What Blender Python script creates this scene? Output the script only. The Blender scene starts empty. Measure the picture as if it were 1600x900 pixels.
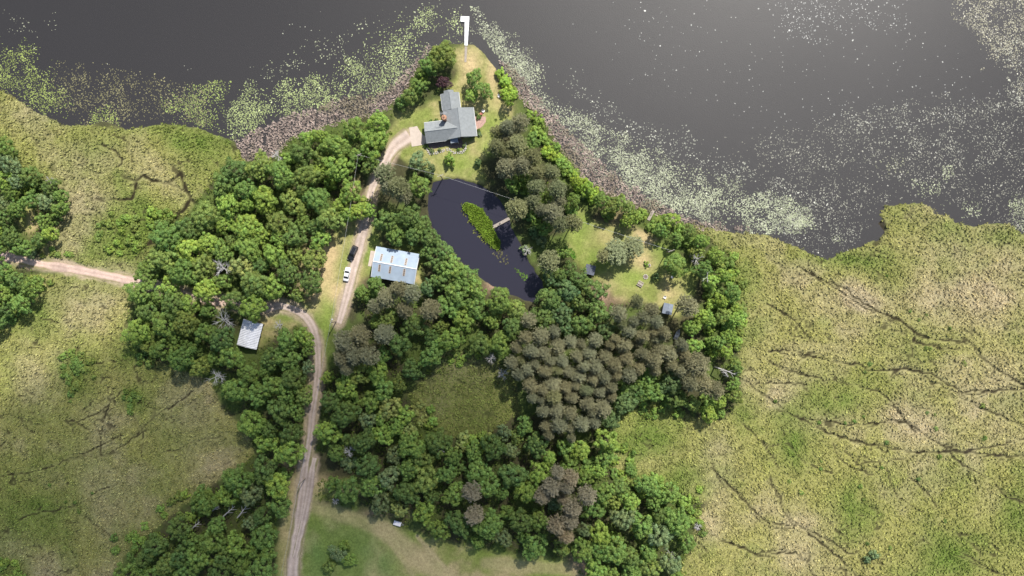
import bpy, math, random
import numpy as np
from mathutils import Vector, Matrix
from mathutils.geometry import tessellate_polygon

# ------------------------------------------------------------------ camera, light, exposure
S = bpy.context.scene
COL = S.collection
CAM_H = 260.0                       # camera height; the frame is 320 m wide on the ground (5 photo pixels per metre)
cam_d = bpy.data.cameras.new("camera")
cam_d.sensor_width = 36.0
cam_d.lens = 36.0 * CAM_H / 320.0
cam_d.clip_start = 1.0
cam_d.clip_end = 12000.0
cam = bpy.data.objects.new("camera", cam_d)
cam.location = (0, 0, CAM_H)
cam.rotation_euler = (0, 0, 0)
COL.objects.link(cam)
S.camera = cam

SUN_EL, SUN_AZ = math.radians(54), math.radians(28)      # azimuth measured from +Y towards +X
SUN_DIR = Vector((math.sin(SUN_AZ) * math.cos(SUN_EL), math.cos(SUN_AZ) * math.cos(SUN_EL), math.sin(SUN_EL)))
w = bpy.data.worlds.new("World"); S.world = w; w.use_nodes = True
wn = w.node_tree.nodes; wl = w.node_tree.links
sky = wn.new("ShaderNodeTexSky"); sky.sky_type = 'NISHITA'; sky.sun_disc = False
sky.sun_elevation = SUN_EL; sky.sun_rotation = SUN_AZ; sky.altitude = 300; sky.dust_density = 1.6
wl.new(sky.outputs[0], wn["Background"].inputs[0]); wn["Background"].inputs[1].default_value = 0.11
sun_d = bpy.data.lights.new("sun", 'SUN'); sun_d.energy = 4.6; sun_d.angle = math.radians(0.55); sun_d.color = (1.0, 0.96, 0.89)
sun = bpy.data.objects.new("sun", sun_d); COL.objects.link(sun)
sun.rotation_euler = SUN_DIR.to_track_quat('Z', 'Y').to_euler()
S.view_settings.view_transform = 'Standard'; S.view_settings.look = 'None'
S.view_settings.exposure = 0.42; S.view_settings.gamma = 1.0
S.render.engine = 'CYCLES'
S.cycles.max_bounces = 5; S.cycles.diffuse_bounces = 3; S.cycles.glossy_bounces = 2
S.cycles.transmission_bounces = 3; S.cycles.volume_bounces = 0; S.cycles.use_denoising = True

# ------------------------------------------------------------------ helpers
R = random.Random(7)
RNG = np.random.default_rng(11)
PXM = 5.0

def W(px, py, h=0.0):
    """photo pixel (1600x900) seen at height h above the ground -> x, y in metres"""
    k = (CAM_H - h) / CAM_H / PXM
    return ((px - 800) * k, (450 - py) * k)

def hash2(ix, iy, s):
    n = (ix.astype(np.int64) * 374761393 + iy.astype(np.int64) * 668265263 + s * 1442695041) & 0x7fffffff
    n = ((n ^ (n >> 13)) * 1274126177) & 0x7fffffff
    return ((n ^ (n >> 16)) & 0xffff) / 65535.0

def vnoise(x, y, s=0):
    ix = np.floor(x); iy = np.floor(y); fx = x - ix; fy = y - iy
    fx = fx * fx * (3 - 2 * fx); fy = fy * fy * (3 - 2 * fy)
    a = hash2(ix, iy, s); b = hash2(ix + 1, iy, s); c = hash2(ix, iy + 1, s); d = hash2(ix + 1, iy + 1, s)
    return (a * (1 - fx) + b * fx) * (1 - fy) + (c * (1 - fx) + d * fx) * fy

def fbm(x, y, sc, s=0, o=4):
    v = 0; a = .5; t = 0
    for k in range(o):
        th = .6 + 1.1 * k; cx, sx = math.cos(th), math.sin(th)
        v = v + a * vnoise((x * cx - y * sx) / sc + 17.3 * k, (x * sx + y * cx) / sc - 9.1 * k, s + k); t += a; a *= .5; sc *= .5
    return v / t

def sstep(a, b, x):
    t = np.clip((x - a) / (b - a), 0, 1); return t * t * (3 - 2 * t)

def seg_dist(u, v, pts, closed=False):
    d = np.full(u.shape, 1e9)
    n = len(pts)
    for i in range(n if closed else n - 1):
        ax, ay = pts[i]; bx, by = pts[(i + 1) % n]
        dx, dy = bx - ax, by - ay; L = dx * dx + dy * dy + 1e-9
        t = np.clip(((u - ax) * dx + (v - ay) * dy) / L, 0, 1)
        d = np.minimum(d, (u - ax - t * dx) ** 2 + (v - ay - t * dy) ** 2)
    return np.sqrt(d)

def inside(u, v, pts):
    r = np.zeros(u.shape, bool); n = len(pts); j = n - 1
    for i in range(n):
        xi, yi = pts[i]; xj, yj = pts[j]
        if yi != yj:
            r ^= ((yi > v) != (yj > v)) & (u < (xj - xi) * (v - yi) / (yj - yi) + xi)
        j = i
    return r

def sdf(u, v, pts):          # positive inside, in photo pixels
    d = seg_dist(u, v, pts, True)
    return np.where(inside(u, v, pts), d, -d)

def mesh_np(name, V, F, col=None, smooth=False):
    """V (n,3), F (m,k) -> mesh, col (n,3) linear colours"""
    me = bpy.data.meshes.new(name)
    V = np.asarray(V, np.float32); F = np.asarray(F, np.int32)
    m, k = F.shape
    me.vertices.add(len(V)); me.vertices.foreach_set("co", V.ravel())
    me.loops.add(m * k); me.loops.foreach_set("vertex_index", F.ravel())
    me.polygons.add(m)
    me.polygons.foreach_set("loop_start", np.arange(0, m * k, k, dtype=np.int32))
    if smooth: me.polygons.foreach_set("use_smooth", np.ones(m, bool))
    if col is not None:
        a = me.attributes.new("Col", 'FLOAT_COLOR', 'POINT')
        c = np.ones((len(V), 4), np.float32); c[:, :3] = col
        a.data.foreach_set("color", c.ravel())
    me.update(calc_edges=True)
    return me

class MB:
    """collects simple solids, then links them as ONE mesh object"""
    def __init__(s): s.v = []; s.f = []
    def poly(s, pts, faces):
        o = len(s.v); s.v += [tuple(p) for p in pts]; s.f += [tuple(i + o for i in f) for f in faces]; return s
    def box(s, x0, x1, y0, y1, z0, z1):
        return s.poly([(x0,y0,z0),(x1,y0,z0),(x1,y1,z0),(x0,y1,z0),(x0,y0,z1),(x1,y0,z1),(x1,y1,z1),(x0,y1,z1)],
                      [(3,2,1,0),(4,5,6,7),(0,1,5,4),(1,2,6,5),(2,3,7,6),(3,0,4,7)])
    def tube(s, pts, rad, n=6):
        pts = [Vector(p) for p in pts]
        if not hasattr(rad, '__len__'): rad = [rad] * len(pts)
        o = len(s.v)
        for i, p in enumerate(pts):
            d = (pts[min(i + 1, len(pts) - 1)] - pts[max(i - 1, 0)]).normalized()
            a = d.orthogonal().normalized(); b = d.cross(a)
            for k in range(n):
                t = 2 * math.pi * k / n
                s.v.append(tuple(p + (a * math.cos(t) + b * math.sin(t)) * rad[i]))
        for i in range(len(pts) - 1):
            for k in range(n):
                s.f.append((o + i*n + k, o + i*n + (k+1) % n, o + (i+1)*n + (k+1) % n, o + (i+1)*n + k))
        s.f.append(tuple(o + k for k in range(n))[::-1]); s.f.append(tuple(o + (len(pts)-1)*n + k for k in range(n)))
        return s
    def cyl(s, x, y, z0, z1, r, n=14, r1=None):
        return s.tube([(x, y, z0), (x, y, z1)], [r, r if r1 is None else r1], n)
    def slab(s, quad, t):
        """a thick plate: quad of 4 top points, thickness t downwards"""
        q = [Vector(p) for p in quad]; b = [p - Vector((0, 0, t)) for p in q]
        return s.poly(q + b, [(0,1,2,3),(7,6,5,4),(0,4,5,1),(1,5,6,2),(2,6,7,3),(3,7,4,0)])
    def mesh(s, name):
        me = bpy.data.meshes.new(name); me.from_pydata(s.v, [], s.f); me.update(); return me
    def build(s, name, mat, parent=None, bevel=0, smooth=False):
        me = s.mesh(name); me.materials.append(mat)
        if smooth:
            for p in me.polygons: p.use_smooth = True
        o = bpy.data.objects.new(name, me); COL.objects.link(o)
        if parent: o.parent = parent
        if bevel:
            b = o.modifiers.new("bevel", 'BEVEL'); b.width = bevel; b.segments = 2; b.limit_method = 'ANGLE'
        return o

def tag(o, label=None, cat=None, group=None, kind=None):
    if label: o["label"] = label
    if cat: o["category"] = cat
    if group: o["group"] = group
    if kind: o["kind"] = kind
    return o

def link_mesh(name, me, mat, parent=None):
    if mat and not me.materials: me.materials.append(mat)
    o = bpy.data.objects.new(name, me); COL.objects.link(o)
    if parent: o.parent = parent
    return o

def empty(name, loc, rz=0.0):
    o = bpy.data.objects.new(name, None); COL.objects.link(o); o.location = loc; o.rotation_euler = (0, 0, rz)
    o.empty_display_size = .5
    return o

# ------------------------------------------------------------------ materials
def new_mat(name):
    m = bpy.data.materials.new(name); m.use_nodes = True
    return m, m.node_tree.nodes, m.node_tree.links, m.node_tree.nodes["Principled BSDF"]

def noisy(nt, lk, scale, detail=4, rough=.6, coord='Object', vec=None):
    n = nt.new("ShaderNodeTexNoise"); n.inputs["Scale"].default_value = scale
    n.inputs["Detail"].default_value = detail; n.inputs["Roughness"].default_value = rough
    if vec is None:
        tc = nt.new("ShaderNodeTexCoord"); vec = tc.outputs[coord]
    lk.new(vec, n.inputs["Vector"])
    return n

def ramp(nt, lk, fac, stops):
    r = nt.new("ShaderNodeValToRGB"); e = r.color_ramp.elements
    e[0].position, e[0].color = stops[0][0], (*stops[0][1], 1)
    e[1].position, e[1].color = stops[-1][0], (*stops[-1][1], 1)
    for p, c in stops[1:-1]:
        k = e.new(p); k.color = (*c, 1)
    lk.new(fac, r.inputs[0]); return r

def mat_plain(name, col, rough=.7, var=.18, scale=3.0, metal=0.0, bump=0.0, spec=.4):
    m, nt, lk, b = new_mat(name)
    n = noisy(nt, lk, scale)
    d = tuple(c * (1 - var) for c in col); l = tuple(min(1, c * (1 + var)) for c in col)
    lk.new(ramp(nt, lk, n.outputs[0], [(.3, d), (.7, l)]).outputs[0], b.inputs["Base Color"])
    b.inputs["Roughness"].default_value = rough; b.inputs["Metallic"].default_value = metal
    b.inputs["Specular IOR Level"].default_value = spec
    if bump:
        bp = nt.new("ShaderNodeBump"); bp.inputs["Strength"].default_value = bump; bp.inputs["Distance"].default_value = .05
        n2 = noisy(nt, lk, scale * 4); lk.new(n2.outputs[0], bp.inputs["Height"]); lk.new(bp.outputs[0], b.inputs["Normal"])
    return m

def mat_attr(name, rough=.95, fine=((1.6, .30), (6.0, .25)), bump=.0, trans=0.0, spec=.15):
    """colour from the vertex attribute, broken up by fine noise"""
    m, nt, lk, b = new_mat(name)
    at = nt.new("ShaderNodeAttribute"); at.attribute_name = "Col"
    out = at.outputs["Color"]
    geo = nt.new("ShaderNodeNewGeometry")
    for sc, am in fine:
        n = noisy(nt, lk, sc, 3, .65, vec=geo.outputs["Position"])
        mr = nt.new("ShaderNodeMapRange"); mr.inputs[1].default_value = .25; mr.inputs[2].default_value = .75
        mr.inputs[3].default_value = 1 - am; mr.inputs[4].default_value = 1 + am
        lk.new(n.outputs[0], mr.inputs[0])
        mx = nt.new("ShaderNodeMix"); mx.data_type = 'RGBA'; mx.blend_type = 'MULTIPLY'; mx.inputs[0].default_value = 1
        lk.new(out, mx.inputs[6]); lk.new(mr.outputs[0], mx.inputs[7]); out = mx.outputs[2]
    lk.new(out, b.inputs["Base Color"]); b.inputs["Roughness"].default_value = rough
    b.inputs["Specular IOR Level"].default_value = spec
    if bump:
        bp = nt.new("ShaderNodeBump"); bp.inputs["Strength"].default_value = bump; bp.inputs["Distance"].default_value = .25
        n2 = noisy(nt, lk, 2.2, 5, .7, vec=geo.outputs["Position"])
        lk.new(n2.outputs[0], bp.inputs["Height"]); lk.new(bp.outputs[0], b.inputs["Normal"])
    if trans:
        tr = nt.new("ShaderNodeBsdfTranslucent"); lk.new(out, tr.inputs[0])
        ms = nt.new("ShaderNodeMixShader"); ms.inputs[0].default_value = trans
        o = nt["Material Output"]; lk.new(b.outputs[0], ms.inputs[1]); lk.new(tr.outputs[0], ms.inputs[2]); lk.new(ms.outputs[0], o.inputs[0])
    return m

def mat_leaf(name, trans=.32, rough=.6):
    """leaf colour = the object's own colour times the leaf's variation"""
    m, nt, lk, b = new_mat(name)
    at = nt.new("ShaderNodeAttribute"); at.attribute_name = "Col"
    oi = nt.new("ShaderNodeObjectInfo")
    mx = nt.new("ShaderNodeMix"); mx.data_type = 'RGBA'; mx.blend_type = 'MULTIPLY'; mx.inputs[0].default_value = 1
    lk.new(at.outputs["Color"], mx.inputs[6]); lk.new(oi.outputs["Color"], mx.inputs[7])
    lk.new(mx.outputs[2], b.inputs["Base Color"]); b.inputs["Roughness"].default_value = rough
    b.inputs["Specular IOR Level"].default_value = .25
    tr = nt.new("ShaderNodeBsdfTranslucent"); lk.new(mx.outputs[2], tr.inputs[0])
    ms = nt.new("ShaderNodeMixShader"); ms.inputs[0].default_value = trans
    lk.new(b.outputs[0], ms.inputs[1]); lk.new(tr.outputs[0], ms.inputs[2]); lk.new(ms.outputs[0], nt["Material Output"].inputs[0])
    return m

M = {}
M['ground'] = mat_attr("ground_soil_and_grass", bump=.5)
M['road'] = mat_attr("dirt_track", fine=((.8, .16), (4.0, .16)), bump=.25)
M['sedge'] = mat_attr("sedge_blades", fine=((.5, .18),), trans=.25)
M['reed'] = mat_attr("dead_reed_stalks", fine=((.6, .2),), trans=.1)
M['under'] = mat_attr("undergrowth_leaves", fine=((.7, .2),), trans=.2)
M['pad'] = mat_attr("lily_pad", rough=.42, fine=((1.5, .12),), spec=.5)
M['leaf'] = mat_leaf("broad_leaves")
M['needle'] = mat_leaf("pine_needles", .12, .8)
M['bark'] = mat_plain("bark", (.10, .075, .055), .9, .3, 5)
M['deadwood'] = mat_plain("weathered_dead_wood", (.42, .40, .38), .85, .2, 4)
M['shingle'] = mat_plain("grey_roof_shingle", (.245, .26, .262), .9, .12, 1.3, bump=.2)
M['siding'] = mat_plain("grey_siding", (.45, .45, .44), .7, .06, 2)
M['trim'] = mat_plain("white_trim", (.78, .77, .75), .6, .04, 2)
M['glass'] = mat_plain("window_glass", (.02, .025, .03), .08, .1, 1, spec=.6)
M['brick'] = mat_plain("red_brick", (.34, .17, .11), .9, .25, 5)
M['concrete'] = mat_plain("concrete", (.50, .42, .35), .9, .08, 1.2)
M['paver'] = mat_plain("brown_paver", (.17, .125, .115), .9, .25, 3)
M['stone'] = mat_plain("pale_field_stone", (.45, .42, .38), .9, .25, 2)
M['barn_roof'] = mat_plain("pale_blue_steel", (.33, .40, .48), .65, .12, .35, spec=.3)
M['white_steel'] = mat_plain("white_ribbed_steel", (.74, .74, .76), .55, .16, .6)
M['skylight'] = mat_plain("brown_skylight", (.16, .13, .11), .4, .4, 4)
M['wood'] = mat_plain("grey_planks", (.36, .31, .26), .85, .2, 3)
M['redwood'] = mat_plain("brown_wood", (.20, .12, .08), .85, .2, 3)
M['dockwhite'] = mat_plain("white_dock_panel", (.82, .82, .80), .5, .03, 1)
M['slate'] = mat_plain("dark_slate_roof", (.07, .075, .10), .6, .25, 4)
M['greyroof'] = mat_plain("grey_steel_roof", (.22, .25, .30), .6, .12, 2)
M['tyre'] = mat_plain("tyre_rubber", (.02, .02, .02), .9, .2, 5)
M['rim'] = mat_plain("alloy_rim", (.5, .5, .52), .35, .1, 5, metal=.8)
M['carblack'] = mat_plain("black_car_paint", (.018, .019, .022), .22, .1, 1, spec=.6)
M['carwhite'] = mat_plain("white_car_paint", (.80, .80, .80), .25, .02, 1, spec=.6)
M['lamp'] = mat_plain("clear_lamp", (.7, .7, .7), .15, .05, 2)
M['redlamp'] = mat_plain("red_lamp", (.4, .02, .02), .2, .05, 2)
M['alu'] = mat_plain("boat_aluminium", (.55, .56, .57), .4, .1, 3, metal=.4)
M['polewood'] = mat_plain("pole_wood", (.30, .25, .20), .9, .2, 4)
M['wire'] = mat_plain("wire", (.55, .55, .55), .5, .05, 1)
M['white'] = mat_plain("white_plastic", (.80, .77, .78), .5, .05, 2)
M['red'] = mat_plain("faded_red", (.45, .16, .12), .7, .2, 3)

def mat_water(name, deep, rough, ripple, scale, patchy=0.0):
    m, nt, lk, b = new_mat(name)
    b.inputs["Base Color"].default_value = (*deep, 1); b.inputs["IOR"].default_value = 1.333
    b.inputs["Specular IOR Level"].default_value = .5
    geo = nt.new("ShaderNodeNewGeometry")
    mp = nt.new("ShaderNodeMapping"); mp.inputs["Rotation"].default_value = (0, 0, .6); mp.inputs["Scale"].default_value = (1, 1.9, 1)
    lk.new(geo.outputs["Position"], mp.inputs[0])
    n = noisy(nt, lk, scale, 3, .6, vec=mp.outputs[0])
    bp = nt.new("ShaderNodeBump"); bp.inputs["Strength"].default_value = ripple; bp.inputs["Distance"].default_value = .12
    lk.new(n.outputs[0], bp.inputs["Height"]); lk.new(bp.outputs[0], b.inputs["Normal"])
    if patchy:                         # wind-ruffled and sheltered stretches
        n2 = noisy(nt, lk, .012, 2, .5, vec=geo.outputs["Position"])
        mr = nt.new("ShaderNodeMapRange"); mr.inputs[1].default_value = .35; mr.inputs[2].default_value = .65
        mr.inputs[3].default_value = rough - patchy; mr.inputs[4].default_value = rough + patchy
        lk.new(n2.outputs[0], mr.inputs[0]); lk.new(mr.outputs[0], b.inputs["Roughness"])
    else:
        b.inputs["Roughness"].default_value = rough
    return m
M['lake'] = mat_water("lake_water", (.032, .030, .030), .41, .35, 2.6, .03)
M['pond'] = mat_water("pond_water", (.030, .029, .042), .10, .10, .8)

# ------------------------------------------------------------------ outlines traced from the photograph (photo pixels on the ground)
SHORE = [(-400,60),(-60,125),(0,140),(20,150),(50,172),(95,195),(130,195),(165,190),(200,203),(250,193),(310,200),(340,212),(368,222),(380,250),
 (405,250),(430,238),(450,215),(500,197),(550,184),(600,170),(622,150),(642,120),(657,95),(690,67),(722,67),(740,68),(752,80),(765,95),(776,110),
 (800,125),(818,150),(852,188),(884,238),(922,282),(960,302),(1000,322),(1050,342),(1100,354),(1150,364),(1200,367),(1225,379),(1258,391),
 (1272,399),(1295,406),(1310,397),(1330,391),(1345,386),(1375,371),(1386,360),(1382,348),(1372,335),(1385,322),(1410,319),(1440,317),(1455,325),
 (1461,332),(1480,336),(1495,348),(1520,354),(1545,349),(1575,351),(1600,366),(1660,372),(2000,330)]
LAND = SHORE + [(20000,2000),(20000,20000),(-20000,20000),(-20000,1000)]
POND = [(677,285),(695,280),(714,279),(730,283),(753,291),(770,301),(781,312),(788,326),(795,342),(802,363),(814,382),(823,403),(835,422),(847,440),
 (851,457),(837,473),(821,470),(805,462),(788,458),(768,446),(752,436),(730,416),(708,402),(688,380),(675,352),(668,328),(670,305)]
ISLAND = [(721,321),(729,317),(738,317),(753,326),(763,340),(774,361),(783,380),(778,390),(763,381),(746,360),(730,336),(722,328)]
MARSH_W = [(-300,120),(0,142),(20,150),(50,172),(95,195),(130,195),(200,203),(250,193),(310,200),(340,212),(380,235),(385,255),(350,262),(320,300),(300,330),
 (245,360),(240,385),(215,415),(210,438),(120,412),(60,405),(75,380),(90,340),(100,310),(80,280),(40,275),(25,235),(0,220),(-300,220)]
MARSH_SW = [(-300,500),(0,520),(30,480),(50,430),(120,425),(200,445),(205,480),(198,520),(225,560),(290,580),(330,600),(350,640),(385,670),(400,705),
 (370,735),(320,765),(285,790),(250,820),(205,855),(175,900),(150,1000),(-300,1000)]
MARSH_E = [(1060,346),(1100,354),(1150,364),(1200,367),(1225,379),(1258,391),(1272,399),(1295,406),(1310,397),(1330,391),(1345,386),(1375,371),(1386,360),
 (1382,348),(1372,335),(1385,322),(1410,319),(1440,317),(1455,325),(1461,332),(1480,336),(1495,348),(1520,354),(1545,349),(1575,351),(1600,366),
 (2000,330),(2000,1000),(1055,1000),(1068,880),(1085,820),(1105,785),(1060,765),(965,752),(950,700),(965,655),(1010,632),(1050,625),(1080,655),
 (1130,655),(1158,620),(1155,560),(1152,480),(1150,410),(1110,375)]
MARSH_MID = [(700,548),(765,555),(800,580),(812,645),(785,665),(730,690),(690,675),(655,655),(638,615),(680,575)]
CLEAR_MAIN = [(525,350),(560,335),(590,350),(600,385),(660,395),(665,450),(590,430),(560,440),(535,485),(515,520),(505,580),(495,640),(490,720),(495,750),
 (560,742),(600,760),(490,785),(640,825),(790,866),(880,870),(920,905),(915,1000),(400,1000),(430,880),(445,780),(470,720),(470,640),(485,560),(480,510),
 (440,520),(405,548),(400,500),(430,470),(490,470),(500,420)]
LAWN_HOUSE = [(700,75),(725,70),(745,72),(765,98),(772,125),(800,165),(805,190),(775,215),(755,255),(760,290),(735,285),(700,279),(680,285),(655,265),(620,245),(600,215),(620,180),(660,165),(690,150),(715,110)]
LAWN_E = [(885,330),(905,315),(930,345),(985,350),(1020,365),(1060,395),(1090,420),(1085,470),(1060,500),(1020,480),(960,470),(930,440),(885,400)]
CLEAR_FW = [(38,315),(55,320),(65,335),(65,350),(55,365),(38,365),(28,345)]
FIELD_W = [(-200,400),(0,405),(30,412),(20,440),(0,470),(-200,520)]
DRIVE = [([(456,1000),(458,900),(463,840),(470,790),(476,740),(484,690),(489,640),(495,600),(497,560),(492,520),(480,497),(462,484),(440,478),(418,482)], 16),
         ([(461,870),(474,815),(483,770),(488,735),(492,715)], 12),
         ([(530,505),(540,470),(549,435),(558,400),(565,370),(571,340),(580,300),(592,272),(603,252),(618,228),(640,212)], 16)]
WEST_ROAD = ([(-300,350),(0,400),(60,411),(120,421),(180,433),(222,442),(270,455),(330,470),(420,482)], 15)
TRAILS = [ # deer trails and rills through the sedge: points, width in metres
 ([(1150,585),(1200,622),(1240,650),(1300,679),(1330,688),(1400,702),(1450,707),(1500,705),(1560,711),(1640,712)], .75),
 ([(1200,548),(1238,547),(1260,555),(1300,565),(1345,570),(1355,580),(1410,577),(1450,582),(1480,598),(1500,612),(1540,610),(1640,606)], .5),
 ([(1300,440),(1320,452),(1345,470),(1370,487),(1405,500),(1425,515),(1428,532),(1470,545),(1500,545)], .5),
 ([(1370,487),(1400,496),(1430,520),(1450,530),(1500,532),(1525,545),(1545,570),(1570,585),(1620,612)], .5),
 ([(1265,655),(1320,663),(1400,660),(1415,660),(1440,675),(1470,695),(1500,705),(1540,700),(1620,680)], .45),
 ([(1200,563),(1230,580),(1290,592),(1370,610),(1395,630),(1412,657),(1430,675)], .4),
 ([(1500,612),(1520,632),(1560,648),(1620,676)], .45),
 ([(1470,695),(1495,718),(1520,735),(1550,750),(1570,775),(1620,790)], .5),
 ([(1200,740),(1215,775),(1240,815),(1270,840),(1300,860),(1320,880),(1360,920)], .55),
 ([(1190,862),(1245,865),(1260,880),(1280,910)], .45), ([(1245,820),(1290,842),(1330,866)], .4),
 ([(1300,690),(1310,715),(1330,730),(1365,742)], .4), ([(1110,730),(1150,770),(1180,800),(1200,815),(1240,822)], .45),
 ([(1110,835),(1150,852),(1175,863),(1200,870)], .45), ([(1250,420),(1290,440),(1320,460),(1365,490)], .4),
 ([(1320,705),(1340,725),(1380,720),(1420,715)], .35), ([(1230,690),(1260,725),(1300,740)], .35), ([(1370,690),(1385,735),(1400,775),(1440,800)], .3),
 ([(1420,745),(1450,770),(1465,795)], .3), ([(1500,862),(1540,885),(1570,900)], .35), ([(1200,475),(1240,500),(1265,530)], .35),
 ([(1180,600),(1215,598),(1260,600)], .3), ([(1160,660),(1200,700),(1215,730)], .4), ([(1260,400),(1262,420),(1285,445)], .35),
 ([(190,275),(205,280),(213,281),(225,275),(240,282),(262,288),(275,278),(282,270)], .9),
 ([(282,270),(290,290),(298,308),(290,325),(277,338),(275,350),(265,362),(255,370),(240,376),(228,384)], 1.5),
 ([(150,312),(170,313),(188,312),(205,310),(210,300),(214,285)], 1.0), ([(262,288),(285,296),(293,300)], .6), ([(185,262),(193,250),(175,232),(160,225)], .5),
 ([(298,308),(310,320),(296,340)], .7), ([(140,325),(155,330),(160,345)], .5),
 ([(60,495),(95,505),(130,500)], .35), ([(150,567),(170,564),(195,562)], .4), ([(105,655),(120,660),(145,650),(165,637),(176,625),(200,605)], .5),
 ([(158,708),(157,680),(163,650),(172,632)], .55), ([(215,678),(232,660),(245,648),(270,635),(300,612)], .55), ([(120,660),(140,672)], .3),
 ([(158,710),(180,704),(200,690),(232,668)], .45), ([(-10,745),(40,740),(90,725),(150,700),(190,680)], .4), ([(30,812),(60,800),(95,795),(120,790),(155,768),(190,752)], .45),
 ([(122,797),(150,820),(187,848)], .5), ([(262,706),(285,700),(300,690),(345,682)], .45), ([(200,640),(222,668),(225,690),(222,712)], .35)]
TAN = [  # dry sedge: x, y, rx, ry, amount
 (120,330,60,60,.9),(100,380,40,35,.9),(190,420,60,20,.7),(60,175,60,30,.5),(150,255,60,30,.6),(230,270,60,25,.5),(130,470,70,50,.55),(300,640,50,50,.6),(270,650,30,25,.5),
 (330,700,60,40,.5),(320,740,40,40,.5),(170,650,40,30,.35),(10,860,40,35,.9),(75,890,40,30,.9),(150,790,40,50,.35),(60,590,40,60,.3),(90,560,30,30,.35),
 (1560,430,120,90,.7),(1340,470,60,30,.8),(1330,510,30,25,.6),(1470,470,60,40,.5),(1450,670,60,30,.5),(1560,600,60,60,.6),(1500,400,60,30,.7),
 (1170,600,30,25,.7),(1210,620,40,30,.5),(1120,750,30,80,.6),(1105,820,30,30,.8),(1180,520,40,80,.3),(1080,800,20,60,.5),(1300,660,60,20,.5),(1590,690,60,30,.5),
 (1000,720,60,30,.25),(1230,880,80,40,.3),(1400,650,60,25,.4),(1590,480,50,60,.5),(1240,440,40,20,.3)]
GREEN = [ # lush sedge and low willow
 (80,760,150,110,.55),(230,760,90,60,.5),(60,640,70,60,.45),
 (118,580,34,42,1.0),(205,625,22,22,.7),(190,365,45,40,.9),(250,350,40,40,.7),(20,600,50,60,.35),(110,720,90,60,.25),(60,700,60,80,.25),(300,560,40,20,.6),
 (30,490,50,40,.55),(205,545,25,35,.7),(225,520,20,30,.6),(360,690,40,25,.5),(290,800,70,50,.7),(200,860,60,40,.5),(20,890,40,25,.9),(150,330,20,20,.3),
 (1080,380,80,40,.6),(1320,405,80,18,.75),(1570,370,50,18,.85),(1480,355,40,16,.6),(1410,340,40,25,.4),(1300,620,70,40,.55),(1240,650,50,30,.4),(1430,545,50,40,.4),
 (1020,680,60,40,.6),(1000,770,60,30,.8),(1060,750,60,30,.7),(1040,650,40,25,.4),(1240,700,40,40,.6),(1480,740,60,40,.5),(1330,790,40,40,.6),(1500,860,80,50,.5),
 (1590,820,50,60,.5),(1580,630,50,20,.4),(1400,760,60,40,.35),(1150,460,25,90,.45),(1170,640,25,25,.5),(1360,600,60,40,.35),(1110,700,40,40,.4),(160,240,50,40,.3),(220,200,60,20,.35),(40,180,80,20,.3),
 (320,235,50,30,.35)]

def blobs(u, v, L):
    r = np.zeros(u.shape)
    for x, y, a, b, k in L:
        d = ((u - x) / a) ** 2 + ((v - y) / b) ** 2
        r = np.maximum(r, k * np.exp(-d * .9))
    return r

def trail_mask(u, v, grow=0.0):
    """0 outside, 1 on a trail centre"""
    r = np.zeros(u.shape)
    wob = (fbm(u, v, 9, 51, 2) - .5) * 6
    wob2 = (fbm(u, v, 9, 61, 2) - .5) * 6
    var = .55 + .6 * sstep(.30, .65, fbm(u, v, 26, 54, 3))            # they open and close along the way
    b1 = (fbm(u, v, 34, 151, 2) - .5) * 34; b2 = (fbm(u, v, 34, 161, 2) - .5) * 34
    side = sstep(.46, .58, fbm(u, v, 60, 181, 2))
    for pts, wd in TRAILS:
        if pts[0][0] < 400 and pts[0][1] > 450: wd = wd * .55
        d = seg_dist(u + wob, v + wob2, pts) / PXM
        w_ = wd * .72 * var
        r = np.maximum(r, (1 - sstep(w_ * .3, w_ * .95 + .05, d - grow)) * np.clip(var + .15, 0, 1))
        if wd < .8:                                                        # a thinner braid beside it
            d = seg_dist(u + wob + b1, v + wob2 + b2, pts) / PXM
            r = np.maximum(r, (1 - sstep(.08, .32, d - grow * .8)) * .85 * side * (.5 if pts[0][0] < 400 else 1))
    # faint network of smaller trails
    for sc, sd_, lo in ((75, 71, .42), (42, 171, .40), (60, 271, .45)):
        n = np.abs(fbm(u + wob * 2, v * 1.5 - u * .5 + wob2 * 2, sc, sd_, 3) - .5)
        ok = sstep(lo, lo + .12, fbm(u, v, 130, sd_ + 4, 2)) * sstep(.30, .45, fbm(u, v, 30, sd_ + 9, 2))
        k = 75 / sc
        r = np.maximum(r, (1 - sstep(.003 * k, .008 * k, n - grow * .016 * k)) * .8 * ok)
    return r

C_TAN = np.array((.58, .49, .295)); C_YEL = np.array((.435, .42, .14)); C_GRN = np.array((.195, .275, .055)); C_MUD = np.array((.055, .045, .022))
def sedge_color(u, v):
    n1 = fbm(u, v, 140, 3, 4); n2 = fbm(u, v, 60, 8, 4); n3 = fbm(u, v, 22, 21, 3)
    t = np.clip(blobs(u, v, TAN) * (.45 + 1.0 * n3) + sstep(.55, .78, n1) * .45 + sstep(.58, .75, n2) * .35, 0, 1)
    g = np.clip(blobs(u, v, GREEN) * (.5 + .9 * n3) + sstep(.53, .75, 1 - n1) * .4 + sstep(.55, .75, 1 - n2) * .35, 0, 1)
    c = C_YEL[None] * np.ones((len(u), 1))
    c = c + (C_TAN - c) * t[:, None]
    c = c + (C_GRN - c) * (g * (1 - .5 * t))[:, None]
    return c

def road_field(u, v):
    """soft 0..1 mask of worn tracks"""
    r = np.zeros(u.shape)
    for pts, wd in DRIVE + [WEST_ROAD]:
        d = seg_dist(u, v, pts)
        r = np.maximum(r, 1 - sstep(wd * .45, wd * .95, d + (fbm(u, v, 14, 5, 3) - .5) * 9))
    return r

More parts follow.
